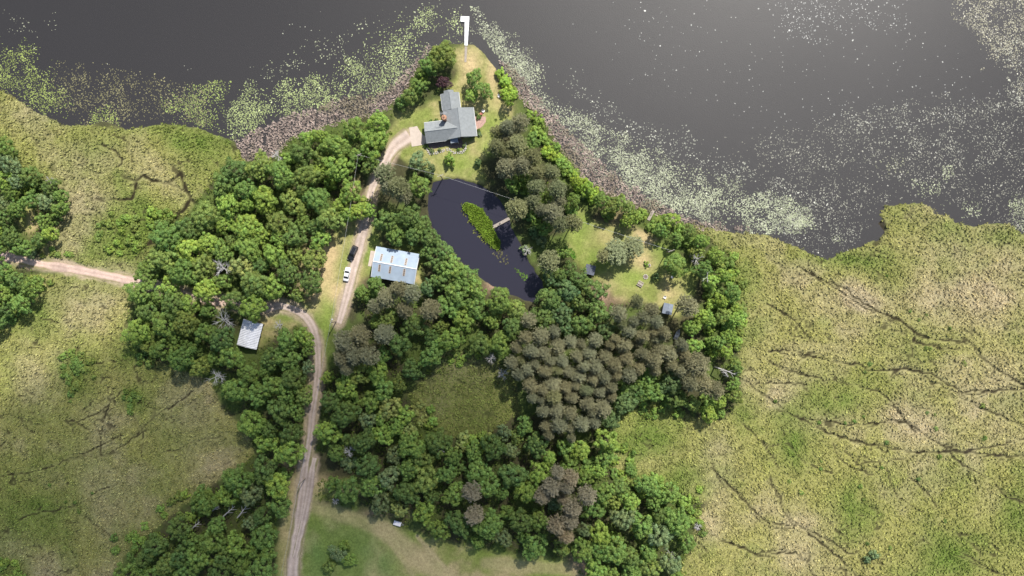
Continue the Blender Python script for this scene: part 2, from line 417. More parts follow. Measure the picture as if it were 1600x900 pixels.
def ground_z(x, y):
    x = np.atleast_1d(np.asarray(x, float)); y = np.atleast_1d(np.asarray(y, float))
    u = 800 + x * PXM; v = 450 - y * PXM
    sd = sdf(u, v, LAND) + (fbm(u, v, 10, 31, 3) - .5) * 6
    z = -.7 + 1.0 * sstep(-6, 4, sd)
    sp = -sdf(u, v, POND) + (fbm(u, v, 8, 33, 2) - .5) * 3
    z = np.minimum(z, -.7 + 1.0 * sstep(-6, 3, sp))
    si = sdf(u, v, ISLAND)
    z = np.maximum(z, -.7 + .85 * sstep(-5, 2, si))
    near = (np.abs(u - 800) < 1000) & (np.abs(v - 450) < 700)
    z = z + np.where(near & (z > .25), (fbm(u, v, 30, 41, 3) - .5) * .25, 0)
    return z
def gz(x, y): return float(ground_z(x, y)[0])

# ------------------------------------------------------------------ ground
def build_ground():
    fx = np.arange(-168, 168.01, .44); fy = np.arange(-97, 97.01, .44)
    ex = np.array([173, 195, 225, 280, 380, 600, 1000, 2000, 4000.])
    xs = np.concatenate([-ex[::-1], fx, ex]); ys = np.concatenate([-(ex[::-1] - 60), fy, ex - 60])
    X, Y = np.meshgrid(xs, ys); x = X.ravel(); y = Y.ravel()
    u = 800 + x * PXM; v = 450 - y * PXM
    z = ground_z(x, y)
    nf = fbm(u, v, 26, 2, 4); nm = fbm(u, v, 70, 12, 3); nn = fbm(u, v, 9, 14, 3); e = (fbm(u, v, 16, 6, 3) - .5) * 16
    # rough forest floor and grass under everything
    c = np.array((.060, .058, .028)) + (np.array((.085, .115, .030)) - np.array((.060, .058, .028))) * sstep(.35, .65, nf)[:, None]
    # mud and thatch between the sedge tufts
    tm = trail_mask(u, v, .05)
    for P in (MARSH_W, MARSH_SW, MARSH_E, MARSH_MID):
        m = sstep(-5, 6, sdf(u, v, P) + e * .5)
        sc = sedge_color(u, v) * .55 + C_MUD * .3
        sc = sc + (C_MUD * .5 - sc) * tm[:, None]
        if P is MARSH_MID: sc = sc * .5 + np.array((.06, .085, .02)) * .5
        c = c + (sc - c) * m[:, None]
    z = z - tm * .22 * (sstep(-5, 6, np.maximum(sdf(u, v, MARSH_E), np.maximum(sdf(u, v, MARSH_W), sdf(u, v, MARSH_SW)))))
    # mown and trodden grass
    grass = np.array((.185, .215, .055)); dry = np.array((.40, .32, .165)); lush = np.array((.135, .215, .035))
    def lawn(P, drya, k=8, gr=grass):
        nonlocal c
        m = sstep(-k * .5, k, sdf(u, v, P) + e * .6)
        t = np.clip(sstep(.38, .68, nf * .55 + nm * .45) * drya + (nn - .5) * .5, 0, 1)
        gcol = gr + (dry - gr) * t[:, None]
        gl = sstep(.55, .72, 1 - nm)[:, None]
        gcol = gcol + (lush - gcol) * gl * .45
        c = c + (gcol - c) * m[:, None]
    lawn(CLEAR_MAIN, .95); lawn(LAWN_HOUSE, .6); lawn(LAWN_E, .9); lawn(CLEAR_FW, .9); lawn(FIELD_W, .3)
    def spot(L, col, mx=1.0):
        nonlocal c
        b = np.clip(blobs(u, v, L) * (.55 + .9 * nf), 0, mx)
        c = c + (np.array(col) - c) * b[:, None]
    spot([(735,100,16,24,.9),(745,80,10,12,.3),(770,120,10,30,.8),(782,170,16,14,.7),(776,160,10,26,.7),(640,175,20,12,.3),(500,425,26,42,1.4),(512,395,18,26,1.2),(518,455,22,20,1.1),(495,450,14,22,1.3),(560,425,12,20,.5),
          (960,345,20,24,.5),(950,370,30,16,.5),(1000,410,22,18,.8),(975,440,30,20,.3),(1055,460,22,26,.5),(420,505,16,10,.9),(425,520,22,8,.7),(590,262,10,12,.6),(552,295,10,18,.8),(52,345,9,18,1),
          (458,800,8,70,.8),(448,830,8,60,.6),(447,730,6,20,.7),(540,765,30,8,.4),(500,750,20,10,.6),(650,870,34,20,.55)], (.47, .36, .19))
    spot([(940,460,14,18,1),(960,468,20,7,.6),(905,885,16,18,1),(620,800,40,10,.25),(585,802,20,6,.7),(772,448,14,9,.9),(500,415,10,30,.3)], (.36, .24, .17))
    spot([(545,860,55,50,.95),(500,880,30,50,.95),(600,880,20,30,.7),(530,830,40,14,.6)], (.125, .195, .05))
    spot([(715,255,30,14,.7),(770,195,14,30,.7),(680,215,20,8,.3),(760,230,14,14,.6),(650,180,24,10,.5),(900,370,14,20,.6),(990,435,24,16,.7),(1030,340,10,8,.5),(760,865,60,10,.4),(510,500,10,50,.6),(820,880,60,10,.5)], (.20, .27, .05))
    # tracks mown across the bottom field
    for pts, wd, k in (([(600,828),(640,860),(700,905)], 22, .75), ([(652,838),(690,880),(712,905)], 5, .9), ([(610,850),(640,890),(650,905)], 4, .5), ([(490,790),(560,812),(610,832)], 16, .5), ([(760,880),(900,890)], 14, .55)):
        d = seg_dist(u, v, pts); m = (1 - sstep(wd * .35, wd, d + (nn - .5) * 5)) * k
        c = c + (np.array((.40, .33, .17)) - c) * m[:, None]
    # worn verges of the tracks
    rf = road_field(u, v); c = c + (np.array((.40, .31, .22)) - c) * (rf * .85)[:, None]
    m = (1 - sstep(6, 12, seg_dist(u, v, WEST_ROAD[0]) + e * .2)) * (1 - rf); c = c + (np.array((.12, .19, .035)) - c) * (m * .8)[:, None]
    # weedy island and its mud, muddy shallows
    mi = sstep(-4, 2, sdf(u, v, ISLAND)); c = c + (np.array((.16, .27, .03)) - c) * mi[:, None]
    wet = 1 - sstep(-.15, .12, z); c = c + (np.array((.06, .05, .035)) - c) * (wet * .8)[:, None]
    c = c * (.88 + .24 * nn)[:, None]
    nx, ny = len(xs), len(ys)
    i = np.arange((ny - 1) * (nx - 1)); r0 = i // (nx - 1); cc = i % (nx - 1); a = r0 * nx + cc
    F = np.stack([a, a + 1, a + nx + 1, a + nx], 1)
    me = mesh_np("ground", np.stack([x, y, z], 1), F, np.clip(c, .01, .9), True)
    return tag(link_mesh("ground", me, M['ground']), "flat marshy ground with grass, bare soil and mud", None, None, "structure")
build_ground()

def flat_sheet(name, pts_px, z, mat):
    P = [Vector((*W(*p), z)) for p in pts_px]
    tris = tessellate_polygon([P])
    me = bpy.data.meshes.new(name); me.from_pydata([tuple(p) for p in P], [], [t for t in tris]); me.update()
    if me.polygons and me.polygons[0].normal.z < 0: me.flip_normals()
    return tag(link_mesh(name, me, mat), None, None, None, "structure")
lake_in = [(x, y + 14) for x, y in SHORE]
o = flat_sheet("lake", [(-20000, 400)] + lake_in + [(22000, 400), (22000, -20000), (-20000, -20000)], 0.0, M['lake'])
o["label"] = "dark brown lake with rippled water"
cx, cy = 760, 375
flat_sheet("pond", [(cx + (x - cx) * 1.1, cy + (y - cy) * 1.06) for x, y in POND], 0.01, M['pond'])["label"] = "dark still pond behind the house"

# ------------------------------------------------------------------ dirt tracks
def resample(pts, step):
    out = []
    for i in range(len(pts) - 1):
        a = pts[max(i - 1, 0)]; b = pts[i]; c = pts[i + 1]; d = pts[min(i + 2, len(pts) - 1)]
        n = max(1, int(math.hypot(c[0]-b[0], c[1]-b[1]) / step))
        for k in range(n):
            t = k / n
            out.append(tuple(.5 * (2*b[j] + (c[j]-a[j])*t + (2*a[j]-5*b[j]+4*c[j]-d[j])*t*t + (3*b[j]-a[j]-3*c[j]+d[j])*t**3) for j in (0, 1)))
    out.append(pts[-1]); return out

def build_road(name, pts_px, wpx, label, base, rut, lift=.0):
    P = [W(*p) for p in resample(pts_px, 3)]
    P = np.array(P); T = np.gradient(P, axis=0); T /= np.linalg.norm(T, axis=1)[:, None] + 1e-9
    N = np.stack([-T[:, 1], T[:, 0]], 1)
    wd = np.interp([p[1] for p in resample(pts_px, 3)], *wpx) / PXM if isinstance(wpx, tuple) else np.full(len(P), wpx / PXM)
    K = 13; off = np.linspace(-.5, .5, K)
    arc = np.arange(len(P)) * .6
    V = []; C = []
    for k, o_ in enumerate(off):
        edge = abs(o_) * 2
        wob = 1 + ((fbm(arc, arc * 0 + (90 if o_ > 0 else 3), 6, 13, 3) - .5) * .7 if k in (0, K - 1) else 0)
        q = P + N * (wd * o_ * wob)[:, None]
        z = ground_z(q[:, 0], q[:, 1]) + .05 + lift - .045 * edge ** 4 + .03 * (fbm(q[:, 0], q[:, 1], 1.5, 19, 2) - .5)
        V.append(np.column_stack([q, z]))
        n = np.clip(fbm(q[:, 0], q[:, 1], 5, 23, 4) * 1.5 - .25, 0, 1)
        r = .75 * math.exp(-((edge - .42) / .26) ** 2)                   # two wheel tracks, packed paler
        c = np.array(base) + (np.array(rut) - np.array(base)) * r
        c = c[None] * (.8 + .4 * n)[:, None]
        g = sstep(.62, 1.0, edge + (n - .5) * .7)
        c = c + (np.array((.22, .20, .085)) - c) * (np.asarray(g) * .9)[:, None]
        C.append(c)
    V = np.stack(V, 1); C = np.stack(C, 1); n = len(P)
    i = np.arange((n - 1) * (K - 1)); r0 = i // (K - 1); cc = i % (K - 1); a = r0 * K + cc
    F = np.stack([a, a + 1, a + K + 1, a + K], 1)[:, ::-1]
    me = mesh_np(name, V.reshape(-1, 3), F, C.reshape(-1, 3), True)
    if me.polygons[len(me.polygons)//2].normal.z < 0: me.flip_normals()
    return tag(link_mesh(name, me, M['road']), label, None, None, "structure")
SOIL = (.40, .315, .26); PALE = (.56, .455, .39)
build_road("dirt_road", DRIVE[0][0], ((470, 500, 560, 650, 720, 800, 860, 900), (13, 15, 13, 12, 13, 15, 22, 23)), "pale dirt drive winding from the field past the woods", SOIL, PALE)
build_road("dirt_road", *DRIVE[1], "short dirt spur beside the drive", SOIL, PALE, .012)
build_road("dirt_road", DRIVE[2][0], ((205, 228, 252, 300, 400, 440, 505), (28, 24, 16, 14, 18, 16, 11)), "dirt drive from the steel barn up to the house", SOIL, PALE, .006)
build_road("dirt_road", *WEST_ROAD, "straight pinkish dirt road crossing the west marsh", (.46, .33, .27), (.58, .44, .36), .018)

# ------------------------------------------------------------------ sedge, reeds, lily pads, undergrowth
def scatter(poly, step, seed):
    r = np.random.default_rng(seed)
    xs = [p[0] for p in poly]; ys = [p[1] for p in poly]
    u0, u1 = max(min(xs), -40), min(max(xs), 1640); v0, v1 = max(min(ys), -40), min(max(ys), 940)
    g = np.meshgrid(np.arange(u0, u1, step), np.arange(v0, v1, step))
    u = g[0].ravel() + r.uniform(-.5, .5, g[0].size) * step; v = g[1].ravel() + r.uniform(-.5, .5, g[0].size) * step
    return u, v, r

def blades(x, y, z, n, rad, hgt, wid, r, col, cvar=.22):
    """n leaning blades round every point: one triangle each"""
    N = len(x); a = r.uniform(0, 2 * np.pi, (N, n)); rr = rad[:, None] * r.uniform(.25, 1.1, (N, n)); hh = hgt[:, None] * r.uniform(.35, 1.1, (N, n))
    tip = np.stack([x[:, None] + np.cos(a) * rr, y[:, None] + np.sin(a) * rr, z[:, None] + hh], -1)
    br = rad[:, None] * .22 * r.uniform(0, 1, (N, n)); ww = wid[:, None] * r.uniform(.6, 1.3, (N, n))
    bx = x[:, None] + np.cos(a) * br; by = y[:, None] + np.sin(a) * br
    px, py = -np.sin(a) * ww, np.cos(a) * ww
    zb = np.broadcast_to(z[:, None] + .02 + hh * .35, bx.shape)
    b0 = np.stack([bx + px, by + py, zb], -1); b1 = np.stack([bx - px, by - py, zb], -1)
    V = np.stack([b0, b1, tip], 2).reshape(-1, 3)
    F = np.arange(N * n * 3).reshape(-1, 3)
    c = col[:, None, :] * (1 + r.uniform(-cvar, cvar, (N, n, 1)))
    c = np.repeat(c.reshape(-1, 3), 3, 0)
    return V, F, np.clip(c, .005, .9)

def build_sedge(name, poly, step, seed, label, hscale=1.0, tint=None, n=14):
    u, v, r = scatter(poly, step, seed)
    e = (fbm(u, v, 16, 6, 3) - .5) * 16
    k = (sdf(u, v, poly) + e * .5 > -1) & (trail_mask(u, v, .20) < .4) & (road_field(u, v) < .25) & (seg_dist(u, v, WEST_ROAD[0]) > 11) & (sdf(u, v, LAND) > -2)
    u, v = u[k], v[k]
    x, y = W(u, v); z = ground_z(x, y)
    col = sedge_color(u, v)
    if tint is not None: col = col * (1 - tint[1]) + np.array(tint[0]) * tint[1]
    cl = fbm(u, v, 6, 77, 2) * .75 + .25 * fbm(u, v, 16, 78, 2)       # hummocks
    col = col * (.78 + .44 * vnoise(u / 4.5, v / 4.5, 5))[:, None] * (.8 + .4 * r.random(len(u)))[:, None]
    h = hscale * (.42 + .55 * sstep(.3, .7, cl)) * r.uniform(.7, 1.2, len(u))
    rad = (.44 + .26 * sstep(.3, .7, cl)) * r.uniform(.8, 1.2, len(u))
    V, F, C = blades(x, y, z - .05 + .16 * sstep(.3, .7, cl), n, rad, h, np.full(len(u), .13), r, col)
    me = mesh_np(name, V, F, C)
    return tag(link_mesh(name, me, M['sedge']), label, "sedge", None, "stuff")
build_sedge("sedge_meadow", MARSH_W, 3.9, 1, "yellow-green sedge marsh between the lake and the west road", .95)
build_sedge("sedge_meadow", MARSH_SW, 4.0, 2, "olive sedge marsh south of the west road", .95)
build_sedge("sedge_meadow", MARSH_E, 4.0, 3, "wide yellow-green sedge marsh east of the woods, crossed by deer trails", .95)
build_sedge("sedge_meadow", MARSH_MID, 3.7, 4, "small dark green wet meadow enclosed by the woods", .8, ((.19, .245, .06), .75))
def build_weeds(name, poly, step, seed, label, col, h, n=10, grow=0):
    u, v, r = scatter(poly, step, seed); k = sdf(u, v, poly) + (fbm(u, v, 8, 6, 2) - .5) * 6 > -grow; u, v = u[k], v[k]
    x, y = W(u, v); z = np.maximum(ground_z(x, y), 0)
    c = np.array(col)[None] * (.7 + .6 * vnoise(u / 3, v / 3, 4))[:, None]
    V, F, C = blades(x, y, z, n, np.full(len(u), .5), h * r.uniform(.6, 1.2, len(u)), np.full(len(u), .13), r, c, .3)
    return tag(link_mesh(name, mesh_np(name, V, F, C), M['sedge']), label, "water weeds", None, "stuff")
build_weeds("island_reeds", ISLAND, 2.0, 5, "bright green reeds covering the pond island", (.25, .36, .05), 1.1)
build_weeds("floating_weeds", [(764,382),(782,388),(795,405),(797,418),(785,412),(770,395)], 4.2, 6, "brown weeds trailing off the pond island", (.17, .16, .08), .25, 7)
build_weeds("floating_weeds", [(716,318),(726,316),(732,335),(748,362),(762,384),(755,382),(738,358),(722,332)], 4.0, 16, "olive weeds fringing the pond island", (.20, .21, .06), .3, 7)
build_weeds("floating_weeds", [(805,420),(812,422),(826,434),(822,440),(812,434)], 2.8, 8, "green weed patch in the south end of the pond", (.14, .24, .05), .3, 8)
build_weeds("garden_weeds", [(883,384),(893,388),(903,401),(896,406),(886,396)], 2.2, 9, "narrow green garden bed in the east lawn", (.13, .26, .04), .6)

REED_W = [(368,222),(395,203),(440,185),(480,172),(540,155),(590,148),(615,130),(640,105),(658,85),(672,72),(668,85),(650,115),(628,152),(600,178),(550,192),(500,203),(455,222),(432,242),(400,256),(378,250)]
REED_E = [(782,96),(805,108),(836,147),(872,188),(908,222),(940,252),(978,286),(1018,310),(1060,335),(1110,345),(1180,362),(1110,360),(1050,348),(1000,330),(955,306),(915,284),(878,240),(848,192),(815,158),(790,122)]
def build_reeds(poly, seed, label):
    u, v, r = scatter(poly, 3.1, seed)
    k = (sdf(u, v, poly) + (fbm(u, v, 9, 16, 3) - .5) * 16 > 0) & (seg_dist(u, v, [(415,195),(413,245)]) > 1.6)
    u, v = u[k], v[k]; x, y = W(u, v); z = np.maximum(ground_z(x, y), 0)
    g = sstep(.5, .75, fbm(u, v, 30, 9, 3))
    c = np.array((.47, .375, .32)) * (.55 + .85 * vnoise(u / 5, v / 5, 8))[:, None]
    c = c + (np.array((.22, .21, .10)) - c) * (g * .5)[:, None]
    V, F, C = blades(x, y, z, 9, np.full(len(u), .7), r.uniform(.3, 1.1, len(u)), np.full(len(u), .08), r, c, .35)
    tag(link_mesh("dead_reeds", mesh_np("dead_reeds", V, F, C), M['reed']), label, "reeds", None, "stuff")
build_reeds(REED_W, 31, "grey-brown dead reeds along the shore west of the house")
build_reeds(REED_E, 32, "pinkish brown dead reeds along the shore east of the house")

# lily pads: polygon, density per square metre, colour
PADS = [([(-40,40),(0,55),(40,75),(80,108),(92,150),(130,195),(60,178),(0,142),(-40,130)], 2.6, (.27,.33,.06)),
 ([(80,108),(130,95),(230,120),(330,140),(340,205),(230,198),(130,198),(95,175)], 1.3, (.22,.20,.08)),
 ([(140,166),(165,160),(182,168),(186,188),(160,196),(140,192)], 3.4, (.30,.37,.06)),
 ([(250,160),(300,140),(345,132),(365,150),(350,215),(310,205),(260,190)], 2.2, (.26,.33,.06)),
 ([(325,130),(345,125),(365,135),(350,150),(330,148)], 2.6, (.30,.37,.07)),
 ([(345,150),(410,128),(470,112),(540,98),(565,60),(640,28),(720,8),(726,68),(690,62),(655,82),(640,115),(600,150),(540,165),(460,180),(400,210),(360,225),(335,205)], 3.0, (.32,.38,.12)),
 ([(380,110),(470,60),(600,20),(700,-5),(640,28),(560,60),(530,100),(420,140)], .35, (.34,.36,.2)),
 ([(734,10),(765,15),(800,55),(835,95),(875,150),(935,195),(1005,232),(1085,268),(1160,290),(1240,318),(1270,352),(1190,366),(1100,352),(1000,326),(930,278),(880,230),(830,172),(785,110),(755,80),(740,66)], 4.3, (.40,.43,.24)),
 ([(830,90),(900,120),(1000,180),(1100,225),(1250,280),(1300,330),(1240,320),(1085,268),(935,195)], .55, (.45,.46,.34)),
 ([(1100,230),(1250,190),(1400,160),(1600,140),(1660,150),(1660,372),(1560,352),(1480,335),(1400,318),(1370,340),(1300,404),(1240,375),(1230,320)], .75, (.34,.33,.24)),
 ([(1300,170),(1450,150),(1600,150),(1640,260),(1500,250),(1400,240)], .5, (.42,.42,.32)),
 ([(1475,-30),(1650,-30),(1650,150),(1590,140),(1545,95),(1500,40)], 2.4, (.36,.33,.20)),
 ([(1540,60),(1650,40),(1650,210),(1570,150)], 1.2, (.40,.40,.28)),
 ([(1200,-30),(1440,-30),(1420,40),(1300,70),(1220,60)], .35, (.48,.48,.44)),
 ([(880,-20),(1300,-20),(1600,120),(1560,200),(1200,210),(950,120)], .035, (.5,.5,.45)),
 ([(0,10),(90,30),(90,60),(0,50)], .3, (.3,.3,.2)), ([(0,50),(400,110),(560,60),(500,0),(300,120)], .03, (.4,.4,.3)),
 ([(1222,305),(1250,315),(1275,350),(1260,365),(1235,345)], 3.2, (.40,.44,.22)), ([(1425,290),(1445,280),(1462,278),(1470,290),(1458,308),(1435,308)], 3.4, (.38,.41,.22)),
 ([(1472,265),(1490,258),(1490,275),(1475,285)], 3, (.38,.41,.22)), ([(1470,322),(1500,313),(1535,318),(1530,338),(1500,340),(1480,334)], 3.2, (.38,.41,.22)),
 ([(1575,310),(1650,300),(1650,372),(1595,355)], 2.4, (.36,.39,.2)), ([(1300,370),(1315,365),(1318,380),(1306,383)], 3, (.38,.41,.22)),
 ([(1350,250),(1420,235),(1420,270),(1380,275)], 1.2, (.36,.36,.2)), ([(1200,340),(1300,330),(1350,370),(1290,400),(1230,375)], .8, (.3,.3,.22))]
def build_pads():
    Us, Vs, Cs = [], [], []
    r = np.random.default_rng(77)
    for P, den, c in PADS:
        xs = [p[0] for p in P]; ys = [p[1] for p in P]
        n = int((max(xs) - min(xs)) * (max(ys) - min(ys)) / 25 * den * 3.2)
        u = r.uniform(min(xs), max(xs), n); v = r.uniform(min(ys), max(ys), n)
        cl = fbm(u, v, 22, 88, 4)
        s = sdf(u, v, P) + (fbm(u, v, 30, 90, 3) - .5) * 50
        p = sstep(-8, 22, s) * (.25 + .85 * sstep(.30, .66, cl))
        k = (r.random(n) < p) & (sdf(u, v, LAND) < 3) & (seg_dist(u, v, [(729,28),(728,70)]) > 5)
        k &= ~((seg_dist(u, v, [(745,62),(765,88),(780,104)]) < 9) | (seg_dist(u, v, [(722,60),(738,60)]) < 5))
        if min(xs) > 730: c = tuple(q * (.80 if den > 2 else .68) for q in c)
        u, v = u[k], v[k]; Us.append(u); Vs.append(v)
        Cs.append((np.array(c)[None] * .72 + np.mean(c) * .13) * (.65 + .7 * vnoise(u / 9, v / 9, 3))[:, None] * r.uniform(.75, 1.25, (len(u), 1)))
    u = np.concatenate(Us); v = np.concatenate(Vs); c = np.concatenate(Cs); n = len(u)
    x, y = W(u, v); K = 7
    a = np.linspace(0, 2 * np.pi, K, endpoint=False)[None] + r.uniform(0, 6.28, (n, 1))
    rad = np.exp(r.normal(-1.95, .30, (n, 1))) * np.where(np.arange(K)[None] == 0, .35, 1)      # notched leaf
    tx, ty = r.normal(0, .10, (n, 1)), r.normal(0, .10, (n, 1))
    dx, dy = np.cos(a) * rad, np.sin(a) * rad
    z = .02 + r.uniform(0, .05, (n, 1)) + dx * tx + dy * ty
    z = np.maximum(z, .006)
    V = np.stack([x[:, None] + dx, y[:, None] + dy, z], -1).reshape(-1, 3)
    F = np.arange(n * K).reshape(-1, K)
    me = mesh_np("lily_pads", V, F, np.clip(np.repeat(c, K, 0), .01, .8))
    tag(link_mesh("lily_pads", me, M['pad']), "pale green lily pads crowding the lake shallows", "lily pads", None, "stuff")
build_pads()

# ------------------------------------------------------------------ trees
def cards(P, Nrm, size, r, col):
    """small leaf cards: P (n,3) centres, Nrm (n,3) facing, size (n,)"""
    n = len(P)
    Nrm = Nrm / (np.linalg.norm(Nrm, axis=1)[:, None] + 1e-9)
    t = np.cross(Nrm, r.normal(size=(n, 3))); t /= np.linalg.norm(t, axis=1)[:, None] + 1e-9
    b = np.cross(Nrm, t); s = size[:, None]
    V = np.stack([P - t * s * .5, P + b * s * .42 - Nrm * s * .1, P + t * s * .62, P - b * s * .42 - Nrm * s * .1], 1).reshape(-1, 3)
    return V, np.arange(n * 4).reshape(-1, 4), np.repeat(col, 4, 0)

def crown_broad(seed, Rc, H, nl, per, base=.30, lobe=(.15, .27), leaf=(.26, .5)):
    """a broad-leaved crown: lobes of foliage on an uneven dome, each lobe a cloud of leaf cards"""
    r = np.random.default_rng(seed)
    ph = r.uniform(0, 6.28, 6); am = r.uniform(.03, .17, 6) * np.array((1.2, 1.1, 1, .9, .8, .8))
    zc = H * (base + (1 - base) * .38); up = H - zc; dn = zc - H * base
    V, F, C = [], [], []; cnt = 0; tips = []
    k = 0
    pts = []
    while len(pts) < nl:
        a = r.uniform(0, 6.28); s = r.uniform(-.55, 1)
        q = math.sqrt(max(0, 1 - s * s)) * (1 + sum(am[i] * math.cos((i + 2) * a + ph[i]) for i in range(6)))
        f = r.uniform(.78, 1.0) if r.random() < .85 else r.uniform(.35, .75)
        p = np.array((math.cos(a) * q * Rc * .86 * f, math.sin(a) * q * Rc * .86 * f, zc + (s * up * .88 if s > 0 else s * dn) * f))
        if all(np.linalg.norm(p - o_) > Rc * .13 for o_ in pts) or k > 4000: pts.append(p)
        k += 1
    for p in pts:
        lr = r.uniform(*lobe) * Rc
        d = r.normal(size=(per, 3)); d[:, 2] += .45; out = np.array((p[0], p[1], (p[2] - zc) * 1.2)); out = out / (np.linalg.norm(out) + 1e-6)
        d += out * .55; d /= np.linalg.norm(d, axis=1)[:, None]
        rad = lr * r.uniform(.55, 1.12, per) ** .6
        P = p + d * rad[:, None] * np.array((1, 1, .8))
        lb = r.uniform(.74, 1.24); hue = r.normal(0, .05)
        c = lb * r.uniform(.78, 1.22, (per, 1)) * np.array((1 + hue, 1, 1 - hue))[None]
        v, f_, c_ = cards(P, d + np.array((0, 0, .25)) + r.normal(0, .28, (per, 3)), r.uniform(*leaf, per), r, c)
        V.append(v); F.append(f_ + cnt); C.append(c_); cnt += len(v); tips.append(p)
    return mesh_np("crown", np.concatenate(V), np.concatenate(F), np.concatenate(C)), tips

def crown_pine(seed, Rc, H, nb=120, tufts=8, per=16):
    """a long-needled pine: whorled branches that end in bristly tufts, a rounded top"""
    r = np.random.default_rng(seed); P = []; D = []
    for i in range(nb):
        t = (i + r.random()) / nb                        # 0 = top
        z = H * (1 - .42 * t ** 1.3); L = Rc * (.10 + .92 * math.sin(min(1, t * 1.25) * math.pi / 2)) * r.uniform(.78, 1.08)
        a = i * 2.39996 + r.uniform(-.3, .3)
        for k in range(tufts):
            f = 1 - (k / tufts) ** 1.3 * .72; sp = r.normal(0, .16) * (1.2 - f * .5)
            P.append((math.cos(a + sp) * L * f, math.sin(a + sp) * L * f, z + .5 * f + r.normal(0, .12) - (1 - f) * .5))
            D.append((math.cos(a + sp), math.sin(a + sp), .75))
    P = np.array(P); D = np.array(D); n = len(P)
    d = D[:, None] + r.normal(0, .62, (n, per, 3)); d /= np.linalg.norm(d, axis=2)[..., None]
    L = r.uniform(.28, .55, (n, per, 1)); tip = P[:, None] + d * L
    s = np.cross(d, r.normal(size=d.shape)); s /= np.linalg.norm(s, axis=2)[..., None] + 1e-9; s *= .06
    b0 = P[:, None] + s + d * .02; b1 = P[:, None] - s + d * .02
    V = np.stack([b0, b1, tip], 2).reshape(-1, 3); F = np.arange(n * per * 3).reshape(-1, 3)
    tb = r.uniform(.7, 1.3, (n, 1, 1)) * r.uniform(.8, 1.2, (n, per, 1)) * np.ones(3)
    return mesh_np("crown", V, F, np.repeat(tb.reshape(-1, 3), 3, 0)), [(p[0] * .6, p[1] * .6, p[2] - .8) for p in P[::tufts * 9]]

def trunk_mesh(seed, H, rad, tips, top=.9, limbs=9):
    r = random.Random(seed); b = MB()
    lean = [(r.uniform(-.25, .25), r.uniform(-.25, .25)) for _ in range(4)]
    cl = [(0, 0, -.3), (lean[0][0], lean[0][1], H * .3), (lean[1][0], lean[1][1], H * .55), (lean[2][0], lean[2][1], H * top)]
    b.tube(cl, [rad * 1.25, rad * .85, rad * .6, rad * .12], 7)
    for t in (r.sample(list(tips), min(limbs, len(tips))) if len(tips) else []):
        z = max(H * .28, min(float(t[2]) * .75, H * .7)); st = (lean[1][0] * .8, lean[1][1] * .8, z)
        mid = tuple(.5 * (st[i] + float(t[i])) + (.25 if i == 2 else 0) for i in range(3))
        b.tube([st, mid, tuple(float(q) for q in t)], [rad * .38, rad * .24, rad * .06], 5)
    return b.mesh("trunk")

def snag_mesh(seed, H, spread, rad=.16, nb=16):
    """bare dead tree: stem with forking branches"""
    r = random.Random(seed); b = MB()
    b.tube([(0, 0, -.3), (.1, .05, H * .5), (.2, -.1, H)], [rad, rad * .75, rad * .25], 6)
    for i in range(nb):
        z = H * r.uniform(.4, .97); a = i * 2.4 + r.uniform(-.4, .4); L = spread * r.uniform(.5, 1)
        e = (math.cos(a) * L, math.sin(a) * L, z + L * r.uniform(.1, .6)); m = (e[0] * .5, e[1] * .5, z + (e[2] - z) * .35)
        b.tube([(.1, 0, z), m, e], [rad * .5, rad * .36, rad * .16], 4)
        for q in (-1, 1):
            aa = a + q * r.uniform(.4, .9); l2 = L * r.uniform(.3, .5)
            b.tube([m, (m[0] + math.cos(aa) * l2, m[1] + math.sin(aa) * l2, m[2] + l2 * .4)], [rad * .3, rad * .12], 4)
    return b.mesh("trunk")

PROTO = {'big': [], 'mid': [], 'pine': [], 'shrub': []}
for i in range(10):
    H = 14.0; c, t = crown_broad(100 + i, 5.6, H, 165, 62, base=.24, lobe=(.10, .185), leaf=(.24, .42)); PROTO['big'].append((c, trunk_mesh(i, H, .26, t, .8), 5.6, H))
for i in range(10):
    H = 10.5; c, t = crown_broad(200 + i, 3.6, H, 92, 52, base=.26, lobe=(.125, .225), leaf=(.2, .38)); PROTO['mid'].append((c, trunk_mesh(20 + i, H, .18, t, .82), 3.6, H))
for i in range(6):
    H = 15.0; c, t = crown_pine(300 + i, 2.9, H); PROTO['pine'].append((c, trunk_mesh(40 + i, H, .2, t, .97), 2.9, H))
for i in range(6):
    H = 2.6; c, t = crown_broad(400 + i, 1.9, H, 34, 55, base=.05, lobe=(.2, .36), leaf=(.17, .34)); PROTO['shrub'].append((c, trunk_mesh(60 + i, H, .06, t, .7), 1.9, H))
for k in PROTO:
    for c, t, _, _ in PROTO[k]:
        c.materials.append(M['needle'] if k == 'pine' else M['leaf']); t.materials.append(M['bark'])

